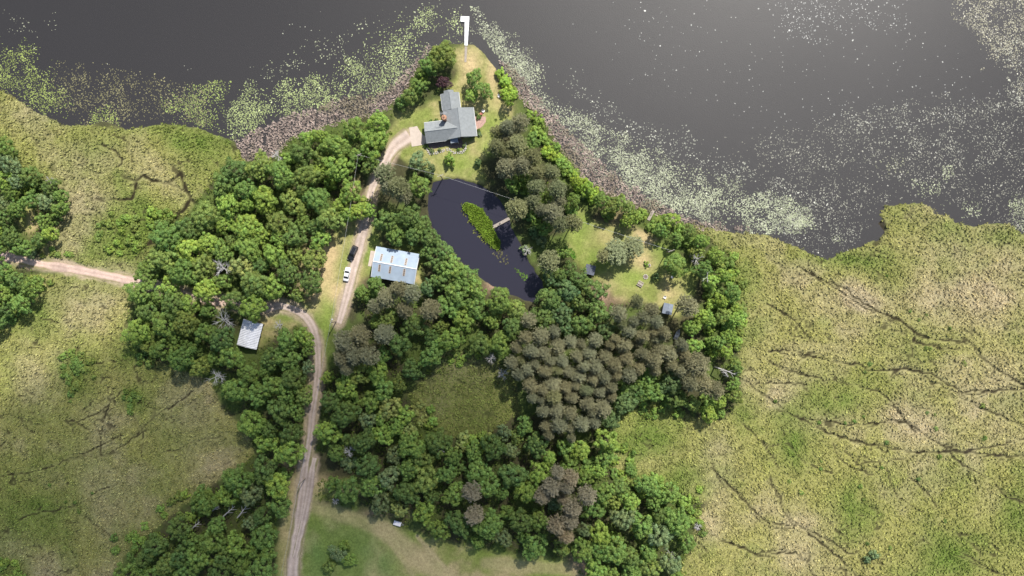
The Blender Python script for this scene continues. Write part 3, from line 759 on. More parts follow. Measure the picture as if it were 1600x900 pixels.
KIND = { # colour and words
 'L': ((.290, .415, .082), "light-green"), 'Y': ((.340, .395, .120), "pale yellow-green"), 'D': ((.208, .315, .072), "mid-green"),
 'O': ((.245, .318, .076), "olive"), 'K': ((.155, .238, .062), "dark green"), 'B': ((.215, .285, .120), "grey-green"), 'V': ((.340, .480, .075), "vivid green"),
 'T': ((.140, .220, .080), "bluish-green"), 'U': ((.105, .050, .055), "purple-leaved"),
 'P': ((.360, .352, .205), "grey-brown"), 'G': ((.330, .345, .170), "olive"), 'N': ((.440, .385, .255), "faded brown")}
MARKS = [(300,330,"creek"),(110,600,"southwest marsh"),(320,600,"southwest marsh"),(390,522,"white shed"),(330,780,"fallen trees"),(480,600,"drive"),(480,500,"drive"),(480,800,"drive"),(500,400,"parked car"),
 (220,440,"west road"),(330,465,"west road"),(480,200,"dead reed"),(590,230,"driveway"),(615,410,"barn"),(540,550,"drive"),(700,620,"wet meadow"),(780,660,"wet meadow"),(640,820,"field"),(760,860,"field"),(900,870,"field"),
 (1080,800,"east marsh"),(980,720,"east marsh"),(1150,600,"east marsh"),(1150,430,"east marsh"),(840,460,"pond"),(780,320,"pond"),(920,420,"dark hut"),(1045,480,"grey hut"),(1057,522,"rowboat"),(960,400,"clearing"),(860,250,"lake"),(1050,345,"lake"),(50,340,"bare glade"),(20,410,"west road"),(0,500,"southwest marsh"),(880,680,"wet meadow")]
PLACED = []      # (px, py, r) of crowns

def rep(col, j):
    k = 1 + R.uniform(-j, j); h = R.uniform(-j, j) * .5
    return (max(.01, col[0] * k * (1 + h)), col[1] * k, max(.01, col[2] * k * (1 - h)), 1)

def add_tree(px, py, rpx, kind, where, group=None, label=None, hgt=None, name=None):
    pine = kind in 'PGN'
    rm = rpx / PXM
    fam = 'pine' if pine else ('big' if rm > 4.4 else ('mid' if rm > 2.3 else 'shrub'))
    c, t, pr, pH = R.choice(PROTO[fam])
    H = hgt or (pH * (rm / pr) ** (.35 if pine else .6) * R.uniform(.9, 1.1))
    ch = H * (.85 if pine else .7 if fam != 'shrub' else .5)
    x, y = W(px, py, ch)
    k = (CAM_H - ch) / CAM_H; sx = rm * k / pr; sz = H / pH
    PLACED.append((px, py, rpx))
    nm = name or ('pine_tree' if pine else 'shrub' if fam == 'shrub' else 'deciduous_tree')
    kindw = {'pine': 'pine', 'shrub': 'shrub'}.get(fam, 'tree')
    if label: lab = label
    else:
        big = ('broad ', '', 'small ')[0 if rpx > (12.5 if pine else 18.5) else 1 if rpx > (10 if pine else 13.5) else 2] if fam != 'shrub' else ('large ' if rpx > 9.5 else '')
        mk = min(MARKS, key=lambda q: math.hypot(q[0] - px, q[1] - py))
        lab = f"{big}{KIND[kind][1]} {kindw} {where}" + ("" if mk[2] in where else f", {mk[2]} side")
    cat = 'pine tree' if pine else ('shrub' if fam == 'shrub' else 'tree')
    rot = R.uniform(0, 6.28); z = gz(x, y); z = max(z, -.1)
    grp = group or f"{kindw}s {where}"
    root = empty(nm, (x, y, z), rot); root.scale = (sx, sx * R.uniform(.84, 1.12), sz)
    tag(root, lab, cat, None if label and not group else grp)
    to = bpy.data.objects.new("trunk", t); COL.objects.link(to); to.parent = root
    co = bpy.data.objects.new("crown", c); COL.objects.link(co); co.parent = root
    co.color = rep(KIND[kind][0], .13)
    return root

def add_snag(px, py, H, spread, label, seed, tilt=(0, 0)):
    x, y = W(px, py, H * .7)
    me = snag_mesh(seed, H, spread); me.materials.append(M['deadwood'])
    root = empty("dead_tree", (x, y, gz(x, y) - .1), seed); root.rotation_euler = (tilt[0], tilt[1], seed)
    tag(root, label, "dead tree"); link_mesh("trunk", me, None, root)
    return root

# --- single trees one can pick out round the house, the pond and the clearings
HW = "on the lawn by the house"
add_tree(690, 86, 24, 'O', HW, label="large olive tree at the tip of the point beside the dock", hgt=11)
add_tree(671, 102, 17, 'D', HW, label="mid-green tree leaning over the reeds beside the big olive tree", hgt=9)
add_tree(692, 128, 12, 'U', HW, label="purple-leaved shrub just north of the house", hgt=4.5)
add_tree(660, 120, 9, 'D', HW, label="small mid-green tree between the purple shrub and the reeds", hgt=6)
add_tree(655, 134, 14, 'D', HW, label="mid-green tree on the shore west of the purple shrub", hgt=8)
add_tree(641, 148, 15, 'O', HW, label="olive green tree on the shore northwest of the house", hgt=8)
add_tree(628, 162, 11, 'K', HW, label="dark green bush at the northwest corner of the house lawn", hgt=5)
add_tree(741, 122, 14, 'D', HW, label="mid-green tree northeast of the house, north of its twin", hgt=8)
add_tree(755, 141, 15, 'D', HW, label="mid-green tree northeast of the house, against the path", hgt=8)
add_tree(737, 148, 12, 'L', HW, label="low light-green tree close to the house's northeast corner", hgt=6)
add_tree(702, 251, 9, 'L', HW, label="small round light-green tree alone on the lawn south of the house", hgt=4)
add_tree(652, 252, 16, 'B', HW, label="grey-green tree on the lawn just south of the driveway", hgt=8)
add_tree(670, 266, 10, 'B', HW, label="small grey-green tree between the lawn and the pond", hgt=6)
add_tree(655, 290, 19, 'D', HW, label="round mid-green tree at the northwest bank of the pond", hgt=10)
add_tree(747, 254, 6, 'T', HW, label="small bluish shrub on the lawn east of the round tree", hgt=2.5)
add_tree(1056, 414, 21, 'D', HW, label="broad mid-green tree standing in the east clearing", hgt=10)
add_tree(965, 393, 20, 'G', HW, label="olive pine in the middle of the east clearing, wider of the pair", hgt=9)
add_tree(990, 385, 17, 'G', HW, label="olive pine in the middle of the east clearing, beside the wider one", hgt=9)
add_tree(944, 399, 12, 'G', HW, label="small olive pine at the west foot of the clearing pair", hgt=8)
add_tree(1024, 432, 6, 'T', HW, label="small bluish spruce beside the broad tree in the east clearing", hgt=3)
add_tree(700 - 172, 866, 14, 'B', HW, label="grey-green bush in the green field beside the drive", hgt=5)
add_tree(545, 875, 13, 'L', HW, label="light-green bush in the green field beside the grey-green one", hgt=4)
add_tree(515, 885, 10, 'O', HW, label="olive bush at the west foot of the field bushes", hgt=4)
add_tree(538, 852, 9, 'D', HW, label="mid-green bush at the north foot of the field bushes", hgt=4)
add_tree(625, 797, 13, 'Y', HW, label="pale yellow-green tree at the field edge above the white trailer", hgt=8)
add_tree(1354, 874, 6, 'B', HW, label="lone grey-green shrub in the east marsh, smaller of two", hgt=2)
add_tree(1366, 866, 8, 'B', HW, label="lone grey-green shrub in the east marsh, larger of two", hgt=2.2)
add_tree(1363, 866, 4, 'B', HW, label="tiny grey-green shrub between the two marsh shrubs", hgt=1.5)
add_tree(737, 770, 15, 'N', HW, label="faded brown pine in the south wood, upper of a pair", hgt=14)
add_tree(741, 806, 16, 'N', HW, label="faded brown pine in the south wood, lower of a pair", hgt=14)

def row(lst, where, group):
    for px, py, r_, k in lst: add_tree(px, py, r_, k, where, group)
row([(783,116,9,'V'),(790,128,10,'V'),(794,138,9,'V'),(797,152,12,'V'),(788,146,8,'V'),(802,145,8,'L')], "on the shore northeast of the house", "shrubs on the shore northeast of the house")
row([(856,236,10,'V'),(866,243,10,'V'),(850,240,7,'V'),(876,252,9,'L'),(884,262,11,'L'),(893,270,10,'L'),(900,282,12,'V'),(911,288,11,'V'),(918,296,12,'V'),(926,302,10,'V'),(925,312,8,'V'),(858,225,8,'L'),(848,215,8,'L'),(870,230,7,'L'),(905,295,9,'V'),
     (912,303,8,'T'),(838,205,10,'L'),(830,180,9,'L'),(843,190,9,'L')], "in the hedge between the pines and the east reeds", "shrubs in the hedge by the east reeds")
row([(940,312,14,'D'),(957,322,15,'O'),(972,318,14,'O'),(950,335,10,'D'),(985,330,12,'O'),(992,338,13,'L'),(980,345,12,'L'),(1003,335,10,'L')], "along the shore north of the east clearing", "trees along the shore north of the east clearing")
row([(560,330,15,'L'),(575,328,13,'L'),(543,335,13,'L'),(530,322,13,'L'),(568,315,10,'O')], "over the drive north of the parked cars", "light trees over the drive")
row([(600,272,18,'G'),(622,292,17,'G'),(578,258,13,'O'),(606,290,13,'P'),(630,305,12,'P')], "beside the drive south of the house", "trees beside the drive south of the house")
row([(604,345,19,'K'),(640,338,19,'K'),(660,352,15,'K'),(617,368,17,'D'),(648,365,17,'K'),(672,372,17,'K'),(692,392,18,'K'),(684,414,17,'K'),(705,418,20,'D'),(728,432,20,'D'),(716,458,22,'D'),(744,452,18,'D'),(668,392,13,'K'),(690,440,17,'K'),(668,450,13,'T'),(745,480,20,'D'),(700,478,20,'D')],
    "between the barn and the pond", "trees between the barn and the pond")
row([(586,445,14,'D'),(566,458,13,'D'),(580,468,11,'D')], "at the southwest corner of the barn", "trees at the southwest corner of the barn")
row([(604,465,15,'P'),(624,452,15,'P'),(642,458,14,'P'),(632,483,13,'P'),(672,484,16,'P'),(586,478,12,'P')], "behind the barn", "grey pines behind the barn")
row([(540,535,20,'P'),(562,524,15,'P'),(600,522,16,'P'),(534,560,15,'P'),(552,556,15,'P'),(575,556,17,'P'),(540,575,12,'P')], "in the cluster east of the drive", "grey pines in the cluster east of the drive")
row([(872,740,12,'N'),(892,748,14,'N'),(862,762,15,'N'),(848,775,13,'N'),(885,762,12,'N'),(918,775,15,'N'),(895,795,15,'N'),(870,822,15,'N'),(890,815,14,'N'),(884,838,13,'N'),(880,780,9,'N')], "in the south wood", "brown pines in the south wood")
row([(858,408,16,'G'),(880,395,12,'D'),(890,420,14,'K'),(875,430,14,'K'),(905,435,15,'K'),(860,435,13,'T'),(835,362,10,'T'),(828,338,9,'D'),(838,350,8,'L'),(845,375,11,'B'),(820,390,8,'B')], "on the bank between the pond and the east clearing", "trees on the east bank of the pond")
row([(1075,478,18,'P'),(1095,495,15,'L'),(1082,512,16,'L'),(1108,500,13,'L'),(1085,540,13,'L'),(1100,420,15,'D'),(1110,440,15,'L'),(1120,400,13,'L'),(1090,395,13,'O'),(1130,430,12,'L')], "between the east clearing and the marsh", "trees between the east clearing and the marsh")
row([(1150,575,12,'K'),(1090,570,18,'P'),(1100,600,17,'P'),(1118,610,14,'P'),(1080,600,13,'P')], "at the marsh corner of the east wood", "trees at the marsh corner of the east wood")

row([(608,638,18,'Y'),(632,650,16,'L'),(596,655,14,'L'),(618,668,15,'L'),(640,672,12,'Y')], "in the pale clump west of the wet meadow", "pale trees west of the wet meadow")
# --- woods filled in between: polygon, words, weights, radius range in photo pixels, packing
FILL = [
 ([(220,400),(240,372),(250,358),(295,332),(325,300),(345,262),(385,248),(435,240),(455,220),(525,208),(565,190),(605,182),(612,215),(592,235),(560,245),(548,295),(545,320),(515,345),(498,385),(494,430),(470,462),(430,462),(405,490),(370,480),(330,470),(290,455),(220,440)],
  "in the wood north of the west road", "DDDLLOOYKL", (11, 25), .70),
 ([(212,455),(260,462),(330,478),(372,490),(362,530),(368,560),(400,562),(420,545),(455,520),(478,520),(484,560),(484,610),(472,660),(462,715),(442,750),(436,800),(425,850),(420,905),(190,905),(225,860),(280,815),(330,770),(380,738),(408,705),(388,655),(355,620),(325,590),(280,575),(232,560),(203,500)],
  "in the wood west of the drive", "DDDDKKOBL", (11, 23), .70),
 ([(-20,225),(15,225),(40,275),(85,285),(98,310),(90,340),(75,372),(60,392),(30,398),(5,392),(-20,390),(-20,330),(20,340),(35,312),(68,325),(50,372),(15,372)],
  "in the grove north of the west road", "DDKKBL", (9, 17), .72),
 ([(-20,420),(20,425),(45,430),(50,450),(30,485),(-5,520),(-20,520)], "in the grove south of the west road", "KDD", (10, 18), .72),
 ([(500,580),(520,585),(560,585),(600,545),(580,500),(560,470),(600,450),(680,480),(760,478),(790,465),(826,480),(800,540),(745,545),(700,548),(688,578),(640,606),(645,655),(690,690),(740,700),(790,675),(820,665),(870,690),(950,670),(956,745),(1060,772),(1098,792),(1082,835),(1062,905),(930,905),(895,870),(800,855),(690,840),(640,815),(590,795),(495,772),(505,758),(560,748),(545,728),(495,700),(495,640)],
  "in the south wood", "DDDDDKKBOLL", (11, 23), .70),
 ([(840,478),(870,440),(930,445),(945,480),(960,520),(900,520),(850,500)], "between the pond and the pine grove", "KKKT", (13, 22), .70),
 ([(785,500),(815,488),(850,500),(900,525),(945,520),(955,475),(990,462),(1030,490),(1050,520),(1075,545),(1110,560),(1100,590),(1040,580),(960,590),(955,630),(940,650),(900,685),(855,685),(840,640),(810,600),(785,560)],
  "in the pine grove south of the clearing", "PPPPPG", (8, 14), .72),
 ([(772,225),(775,200),(800,185),(830,185),(850,215),(875,260),(900,310),(905,345),(880,365),(845,365),(805,325),(790,270)],
  "in the stand northeast of the pond", "GGGPGD", (10, 17), .70),
 ([(955,600),(1040,585),(1075,610),(1060,625),(1010,625),(960,655),(940,680)], "below the pine grove", "KKDT", (12, 20), .7),
 ([(1010,335),(1050,340),(1100,372),(1140,405),(1150,480),(1150,560),(1155,620),(1125,650),(1085,645),(1075,620),(1115,620),(1130,560),(1100,545),(1115,500),(1105,440),(1090,395),(1050,375),(1015,355)],
  "along the edge of the east marsh", "LLDDO", (8, 15), .72),
]
EXCL = [(372,797,13),(355,803,11),(307,820,9),(1136,580,13),(350,418,7),(342,588,8),(352,500,13),(1057,523,9),(1043,482,13),(922,421,14),(390,522,24),(1018,336,9),(433,243,6),(621,817,8),(546,705,7),(615,412,40)]
def fill():
    rr = random.Random(99)
    for poly, where, kinds, (r0, r1), pk in FILL:
        xs = [p[0] for p in poly]; ys = [p[1] for p in poly]
        P = np.array(poly)
        for rad_hi in (r1, (r0 + r1) / 2, r0 * 1.15):
            for _ in range(700):
                u, v = rr.uniform(min(xs), max(xs)), rr.uniform(min(ys), max(ys)); r_ = rr.uniform(max(r0, rad_hi * .75), rad_hi)
                if not inside(np.array([u]), np.array([v]), poly)[0]: continue
                if any((u - a) ** 2 + (v - b) ** 2 < ((r_ + c) * pk) ** 2 for a, b, c in PLACED): continue
                if min(seg_dist(np.array([u]), np.array([v]), d[0])[0] - d[1] * .35 for d in DRIVE) < r_ * .75: continue
                if any(math.hypot(u - a, v - b) < c + r_ * .8 for a, b, c in EXCL): continue
                if sdf(np.array([u]), np.array([v]), MARSH_MID)[0] > -r_ * .75: continue
                add_tree(u, v, r_, rr.choice(kinds), where)
fill()
def marsh_shrubs():
    rr = random.Random(5)
    for cx_, cy_, rx, ry, n, kinds, where, lo, hi, hh in [(118,580,30,38,26,"DO","in the round thicket of the southwest marsh",4,7,1.5),(205,625,16,18,7,"OD","in the small thicket of the southwest marsh",4,6,1.2),
      (190,362,40,34,26,"OL","in the willow thicket beside the creek",4,8,1.8),(255,350,30,26,14,"LO","on the creek bank",5,9,2.2),(225,535,16,40,12,"OD","on the southwest marsh edge of the wood",5,9,2.2),
      (300,790,60,24,16,"OL","on the southwest marsh edge by the fallen trees",5,8,1.8),(215,850,40,30,16,"DL","at the south tip of the southwest marsh",5,8,1.8),(15,890,34,18,9,"LD","in the corner thicket of the southwest marsh",6,9,2),
      (1010,765,46,22,22,"LO","on the east marsh edge of the south wood",5,9,1.8),(975,720,18,40,14,"LD","on the east marsh edge of the south wood",5,9,2),(1150,480,12,100,26,"LO","on the east marsh edge of the clearing wood",5,9,2),
      (1090,800,14,40,8,"LO","at the marsh corner of the south wood",5,8,1.6),(1030,640,40,12,10,"LD","on the east marsh edge of the pine grove",5,8,1.8),(60,440,26,12,10,"LO","on the verge of the west road",4,7,1.4),(85,395,30,8,6,"LO","on the verge of the west road",4,6,1.2),
      (660,655,18,24,7,"YL","on the west rim of the wet meadow",5,9,2),(735,692,50,14,12,"LY","on the south rim of the wet meadow",6,10,2.2),(735,560,36,10,6,"OL","on the north rim of the wet meadow",5,8,1.6),
      (1380,640,180,220,34,"DOK","scattered in the east marsh",2.5,4.2,.9),(100,690,80,120,6,"D","scattered in the southwest marsh",2.5,4,.9)]:
        k = 0; spots = []
        while len(spots) < n and k < n * 30:
            k += 1; a = rr.uniform(0, 6.28); q = math.sqrt(rr.random()); px, py = cx_ + math.cos(a) * rx * q, cy_ + math.sin(a) * ry * q
            if not (-8 < px < 1608 and -8 < py < 908) or any(math.hypot(px - b, py - c) < lo * 1.1 for b, c in spots): continue
            spots.append((px, py)); add_tree(px, py, rr.uniform(lo, hi), rr.choice(kinds), where, hgt=hh * rr.uniform(.7, 1.2))
marsh_shrubs()
print("TREES", len(PLACED))

# ------------------------------------------------------------------ dead trees and fallen trunks
SN = [(82,283,5,1.8,"grey bare bush at the east edge of the west grove"),(433,243,9,2.2,"white bare tree top at the wood's edge by the west reeds"),
 (352,420,11,3.2,"white bare tree among green crowns north of the west road"),(345,413,9,2.2,"smaller white bare tree beside the big bare one north of the west road"),
 (352,500,10,4.2,"grey leafless spreading tree west of the white shed"),(342,588,10,3.4,"forked white dead tree at the southwest marsh edge"),
 (824,391,3.2,1.9,"pale leafless bush hanging over the east bank of the pond"),(1088,404,9,2.4,"white dead tree behind the broad tree of the east clearing"),
 (1102,433,9,2.4,"white dead tree between the east clearing and the marsh"),(436,508,5,2.0,"white dead branch standing beside the drive bend"),
 (546,705,8,2.4,"grey leafless tree in the south wood beside the drive"),(690,702,8,2.2,"grey leafless tree at the south rim of the wet meadow"),
 (768,560,7,2.2,"grey leafless tree at the north rim of the wet meadow"),(785,585,7,2.4,"grey leafless tree at the east rim of the wet meadow"),
 (700,535,7,2.2,"grey leafless tree at the northwest rim of the wet meadow"),(1048,868,8,1.6,"white dead tree top at the southeast corner of the south wood"),
 (1090,822,2.5,1.6,"pale dead bush where the south wood meets the east marsh"),(525,783,4,1.4,"pale dead bush at the field edge of the hedge")]
for i, (px, py, h, sp, lb) in enumerate(SN): add_snag(px, py, h, sp, lb, 500 + i)
def fallen(px0, py0, px1, py1, label, seed):
    r = random.Random(seed); a = Vector((*W(px0, py0, 4), 4.6)); b = Vector((*W(px1, py1, 5), 5.8))
    root = empty("fallen_trunk", (a.x, a.y, 0)); off = Vector((a.x, a.y, 0)); mb = MB()
    A, B = a - off, b - off; up = Vector((.1, .1, .4))
    mb.tube([A, (A + B) / 2 + up, B], [.2, .15, .06], 6)
    for k in range(4):
        p = A.lerp(B, .35 + .15 * k) + up * .6; d = (B - A).normalized(); n = Vector((-d.y, d.x, .3)) * (1 if k % 2 else -1)
        mb.tube([p, p + (d + n * .8) * (B - A).length * .28], [.09, .03], 5)
    mb.tube([A + Vector((0, 0, .05)), Vector((A.x - .3, A.y, -.2))], [.2, .24], 6)
    mb.build("trunk", M['deadwood'], root); tag(root, label, "dead tree")
fallen(350, 806, 368, 790, "white leaning dead trunk at the west end of the fallen trees", 1)
fallen(372, 808, 388, 788, "white forked dead trunk in the middle of the fallen trees", 2)
fallen(300, 826, 314, 814, "short white dead trunk apart from the other fallen trees", 3)
fallen(333, 797, 344, 790, "short white dead log at the upper edge of the fallen trees", 4)
fallen(1122, 575, 1150, 586, "long white fallen tree at the edge of the east marsh", 5)
fallen(1136, 588, 1126, 577, "shorter white fallen tree crossing the long one at the east marsh", 6)

# ------------------------------------------------------------------ undergrowth of the woods
def build_under():
    V_, F_, C_ = [], [], []; cnt = 0
    for i, (poly, *_rest) in enumerate(FILL):
        u, v, r = scatter([(x, y) for x, y in poly], 14 if 'P' in _rest[1] else 7.5, 900 + i)
        k = (sdf(u, v, poly) + (fbm(u, v, 14, 4, 2) - .5) * 30 > -5) & (road_field(u, v) < .1) & (sdf(u, v, POND) < -4) & (sdf(u, v, LAND) > 3)
        k &= ~inside(u, v, [(360,495),(415,498),(405,550),(365,545)])
        u, v = u[k], v[k]; x, y = W(u, v); z = ground_z(x, y); n = len(u); per = 11
        hh = r.uniform(.3, 2.0, n) * sstep(.3, .7, fbm(u, v, 20, 2, 2)) + .25
        rad = .45 + .35 * hh
        d = r.normal(size=(n, per, 3)); d[..., 2] = np.abs(d[..., 2]) + .3; d /= np.linalg.norm(d, axis=2)[..., None]
        P = np.stack([x, y, z], -1)[:, None] + d * np.stack([rad, rad, hh], -1)[:, None]
        g = np.array((.085, .145, .03))[None] + (np.array((.17, .22, .04)) - np.array((.085, .145, .03)))[None] * vnoise(u / 12, v / 12, 3)[:, None]
        c = g[:, None] * r.uniform(.7, 1.3, (n, per, 1))
        vv, ff, cc = cards(P.reshape(-1, 3), d.reshape(-1, 3) + r.normal(0, .4, (n * per, 3)), r.uniform(.25, .5, n * per), r, c.reshape(-1, 3))
        V_.append(vv); F_.append(ff + cnt); C_.append(cc); cnt += len(vv)
    me = mesh_np("undergrowth", np.concatenate(V_), np.concatenate(F_), np.concatenate(C_))
    tag(link_mesh("undergrowth", me, M['under']), "low leafy undergrowth on the floor of the woods", "undergrowth", None, "stuff")
build_under()

# ------------------------------------------------------------------ buildings
def gable(root, name, x0, x1, y0, y1, ze, zr, axis, mat, t=.14, over=.35, ridge=None):
    """two thick roof planes; axis 'x' or 'y' is the ridge direction"""
    rf = empty(name, (0, 0, 0)); COL.objects.unlink(rf); bpy.data.objects.remove(rf)
    mb = MB()
    if axis == 'x':
        m = (y0 + y1) / 2 if ridge is None else ridge
        mb.slab([(x0, y0, ze), (x1, y0, ze), (x1, m, zr), (x0, m, zr)], t); mb.slab([(x0, m, zr), (x1, m, zr), (x1, y1, ze), (x0, y1, ze)], t)
    else:
        m = (x0 + x1) / 2 if ridge is None else ridge
        mb.slab([(x0, y0, ze), (m, y0, zr), (m, y1, zr), (x0, y1, ze)], t); mb.slab([(m, y0, zr), (x1, y0, ze), (x1, y1, ze), (m, y1, zr)], t)
    return mb.build(name, mat, root)

def gable_wall(x0, x1, y0, y1, h, zr, axis):
    mb = MB()
    if axis == 'x':
        m = (y0 + y1) / 2
        mb.poly([(x0,y0,0),(x1,y0,0),(x1,y1,0),(x0,y1,0),(x0,y0,h),(x1,y0,h),(x1,y1,h),(x0,y1,h),(x0,m,zr),(x1,m,zr)],
                [(0,1,5,4),(1,2,6,9,5),(2,3,7,6),(3,0,4,8,7),(4,5,9,8),(6,7,8,9),(3,2,1,0)])
    else:
        m = (x0 + x1) / 2
        mb.poly([(x0,y0,0),(x1,y0,0),(x1,y1,0),(x0,y1,0),(x0,y0,h),(x1,y0,h),(x1,y1,h),(x0,y1,h),(m,y0,zr),(m,y1,zr)],
                [(0,1,5,8,4),(1,2,6,5),(2,3,7,9,6),(3,0,4,7),(4,8,9,7),(8,5,6,9),(3,2,1,0)])
    return mb

def window(root, x, y, z, wx, wz, face):
    """window in a wall; face is '+x','-x','+y','-y'"""
    s = 1 if face[0] == '+' else -1
    def bx(w2, z0, z1, d0, d1):
        m = MB()
        a, b = sorted((s * d0, s * d1))
        if face[1] == 'x': m.box(x + a, x + b, y - w2, y + w2, z0, z1)
        else: m.box(x - w2, x + w2, y + a, y + b, z0, z1)
        return m
    wn_ = bx(wx / 2, z, z + wz, -.02, .05).build("window", M['trim'], root)
    bx(wx / 2 - .08, z + .08, z + wz - .08, .0, .07).build("pane", M['glass'], wn_)
    bx(wx / 2 + .06, z - .07, z - .003, -.02, .12).build("sill", M['trim'], wn_)

def house():
    ox, oy = W(719, 199, 4.6)
    zb = gz(ox, oy) - .05
    H = empty("lake_house", (ox, oy, zb), math.radians(7))
    tag(H, "grey-roofed L-shaped house on the point with brick chimney and antenna", "house")
    gable_wall(-4.3, 4.3, -2.5, 5.6, 2.6, 4.55, 'y').build("wall", M['siding'], H)
    gable_wall(-4.45, .4, 5.62, 10.9, 2.55, 3.75, 'y').build("wall", M['siding'], H)
    gable_wall(-10.6, -4.32, -2.7, 2.7, 2.5, 4.2, 'x').build("wall", M['siding'], H)
    main = gable(H, "roof", -4.75, 4.75, -2.95, 6.05, 2.62, 4.85, 'y', M['shingle'])
    north = gable(H, "roof", -4.85, .8, 6.06, 11.3, 2.58, 4.05, 'y', M['shingle'])
    bay = gable(H, "roof", -3.75, -.75, 11.31, 12.05, 3.1, 3.95, 'y', M['shingle'])
    MB().box(-3.4, -1.1, 10.92, 11.8, 0, 3.0).build("wall", M['siding'], H)
    # the wing runs into the main roof, so its far end is cut back to the valleys
    mb = MB(); ye, zr, ze = 3.15, 4.62, 2.6
    k = (zr - 2.62) / (4.85 - 2.62) * 4.75               # where the wing's ridge meets the main west slope
    xr = -4.75 + k; xe = -4.75
    mb.slab([(-11, -ye, ze), (xe, -ye, ze + .01), (xr, 0, zr + .02), (-11, 0, zr)], .14)
    mb.slab([(-11, 0, zr), (xr, 0, zr + .02), (xe, ye, ze + .01), (-11, ye, ze)], .14)
    wing = mb.build("roof", M['shingle'], H)
    for rf, seg in ((main, ((0, -2.97, 4.9), (0, 6.07, 4.9))), (north, ((-2.03, 6.1, 4.1), (-2.03, 11.3, 4.1))), (wing, ((-11, 0, 4.68), (-1.0, 0, 4.68)))):
        MB().tube([seg[0], seg[1]], .07, 6).build("ridge_cap", M['shingle'], rf)
    for seg in (((4.8, -2.9, 2.5), (4.8, 6.0, 2.5)), ((-11, -3.2, 2.48), (-4.8, -3.2, 2.48)), ((-11, 3.2, 2.48), (-5, 3.2, 2.48)), ((.86, 6.3, 2.45), (.86, 11.2, 2.45)), ((-4.9, 6.3, 2.45), (-4.9, 11.2, 2.45))):
        MB().tube(seg, .07, 6).build("gutter", M['trim'], H)
    ch = MB().box(-5.0, -3.9, 2.72, 3.72, 0, 6.3).build("chimney", M['brick'], H)
    MB().cyl(-4.45, 3.22, 6.3, 6.62, .86, 16, .70).build("chimney_cap", mat_plain("terracotta", (.42, .23, .14), .9, .2, 3), ch)
    MB().cyl(-4.45, 3.22, 6.62, 6.95, .22, 12).build("flue", M['redwood'], ch)
    an = MB().tube([(-4.45, 3.9, 2.5), (-4.45, 3.9, 9.6)], .05, 6)
    an.tube([(-5.4, 3.9, 9.3), (-3.4, 3.9, 9.3)], .035, 5)
    for q in range(7): an.tube([(-5.3 + q * .3, 3.3 + q * .05, 9.3), (-5.3 + q * .3, 4.5 - q * .05, 9.3)], .025, 4)
    an.build("antenna", M['rim'], H)
    for x in (-9.2, -7.0): window(H, x, -2.7, .95, 1.3, 1.1, '-y')
    for x in (-2.8, 2.4): window(H, x, -2.5, .9, 1.5, 1.2, '-y')
    for y in (-.8, 1.6, 4.2): window(H, 4.3, y, .9, 1.4, 1.2, '+x')
    for y in (7.2, 9.4): window(H, .4, y, .9, 1.3, 1.2, '+x'); window(H, -4.45, y, .9, 1.3, 1.2, '-x')
    window(H, -2.25, 11.8, .8, 1.7, 1.4, '+y'); window(H, 2.5, 5.6, .9, 1.3, 1.2, '+y'); window(H, -7, 2.7, .9, 1.2, 1.0, '+y')
    gd = MB().box(-10.66, -10.58, -2.1, 2.1, .02, 2.2).build("garage_door", M['trim'], H)
    for z in (.55, 1.1, 1.65): MB().box(-10.69, -10.663, -2.05, 2.05, z - .02, z + .02).build("panel_joint", M['siding'], gd)
    d = MB().box(-.4, .55, -2.56, -2.48, .05, 2.1).build("door", M['redwood'], H)
    MB().box(.38, .46, -2.62, -2.563, 1.0, 1.1).build("handle", M['rim'], d)
    mt = MB().slab([(-3.6, -4.1, 2.25), (-1.2, -4.1, 2.25), (-1.2, -2.55, 2.45), (-3.6, -2.55, 2.45)], .1).build("porch_roof", M['greyroof'], H)
    for x in (-3.5, -1.3): MB().box(x - .06, x + .06, -4.05, -3.93, 0, 2.14).build("porch_post", M['trim'], mt)
    # paved strips and beds round the house
    def pad(name, pts, z, mat, label, t=.12):
        me = MB(); n = len(pts)
        me.poly([(x, y, z) for x, y in pts] + [(x, y, z - t - .3) for x, y in pts], [tuple(range(n))] + [(i, i + n, (i + 1) % n + n, (i + 1) % n) for i in range(n)])
        ob = me.build(name, mat, None, .02); ob.matrix_world = Matrix.Translation((ox, oy, zb)) @ Matrix.Rotation(math.radians(7), 4, 'Z')
        return tag(ob, label, None, None, "structure")
    pad("patio", [(-10.8,-5.0),(-4.6,-4.3),(-3.4,-5.4),(-.4,-5.6),(.1,-4.3),(-.2,-2.6),(-10.7,-2.9)], .14, M['paver'], "dark brown patio along the south wall of the house")
    pad("patio", [(4.6,3.9),(8.2,3.2),(8.0,1.6),(6.6,.2),(4.7,-.8)], .15, mat_plain("pink_paver", (.42, .27, .22), .9, .3, 2.5), "small pinkish stone patio at the east wall of the house")
    pad("concrete_apron", [(-16.0,2.7),(-11.9,3.0),(-10.75,3.6),(-10.75,-3.1),(-15.9,-3.3)], .15, M['concrete'], "cream concrete apron in front of the garage door")
    # low field-stone wall round the patio bed: each stone a part
    wallr = empty("stone_wall", (ox, oy, zb), math.radians(7)); tag(wallr, "low pale stone wall curving round the house patio", "stone wall")
    path = resample([(-11.2,-4.2),(-10.6,-5.8),(-8.6,-6.0),(-6,-5.5),(-4.4,-5.4),(-3.2,-6.5),(-.6,-6.7),(.8,-5.5),(.9,-4.2)], .55)
    mesh = []
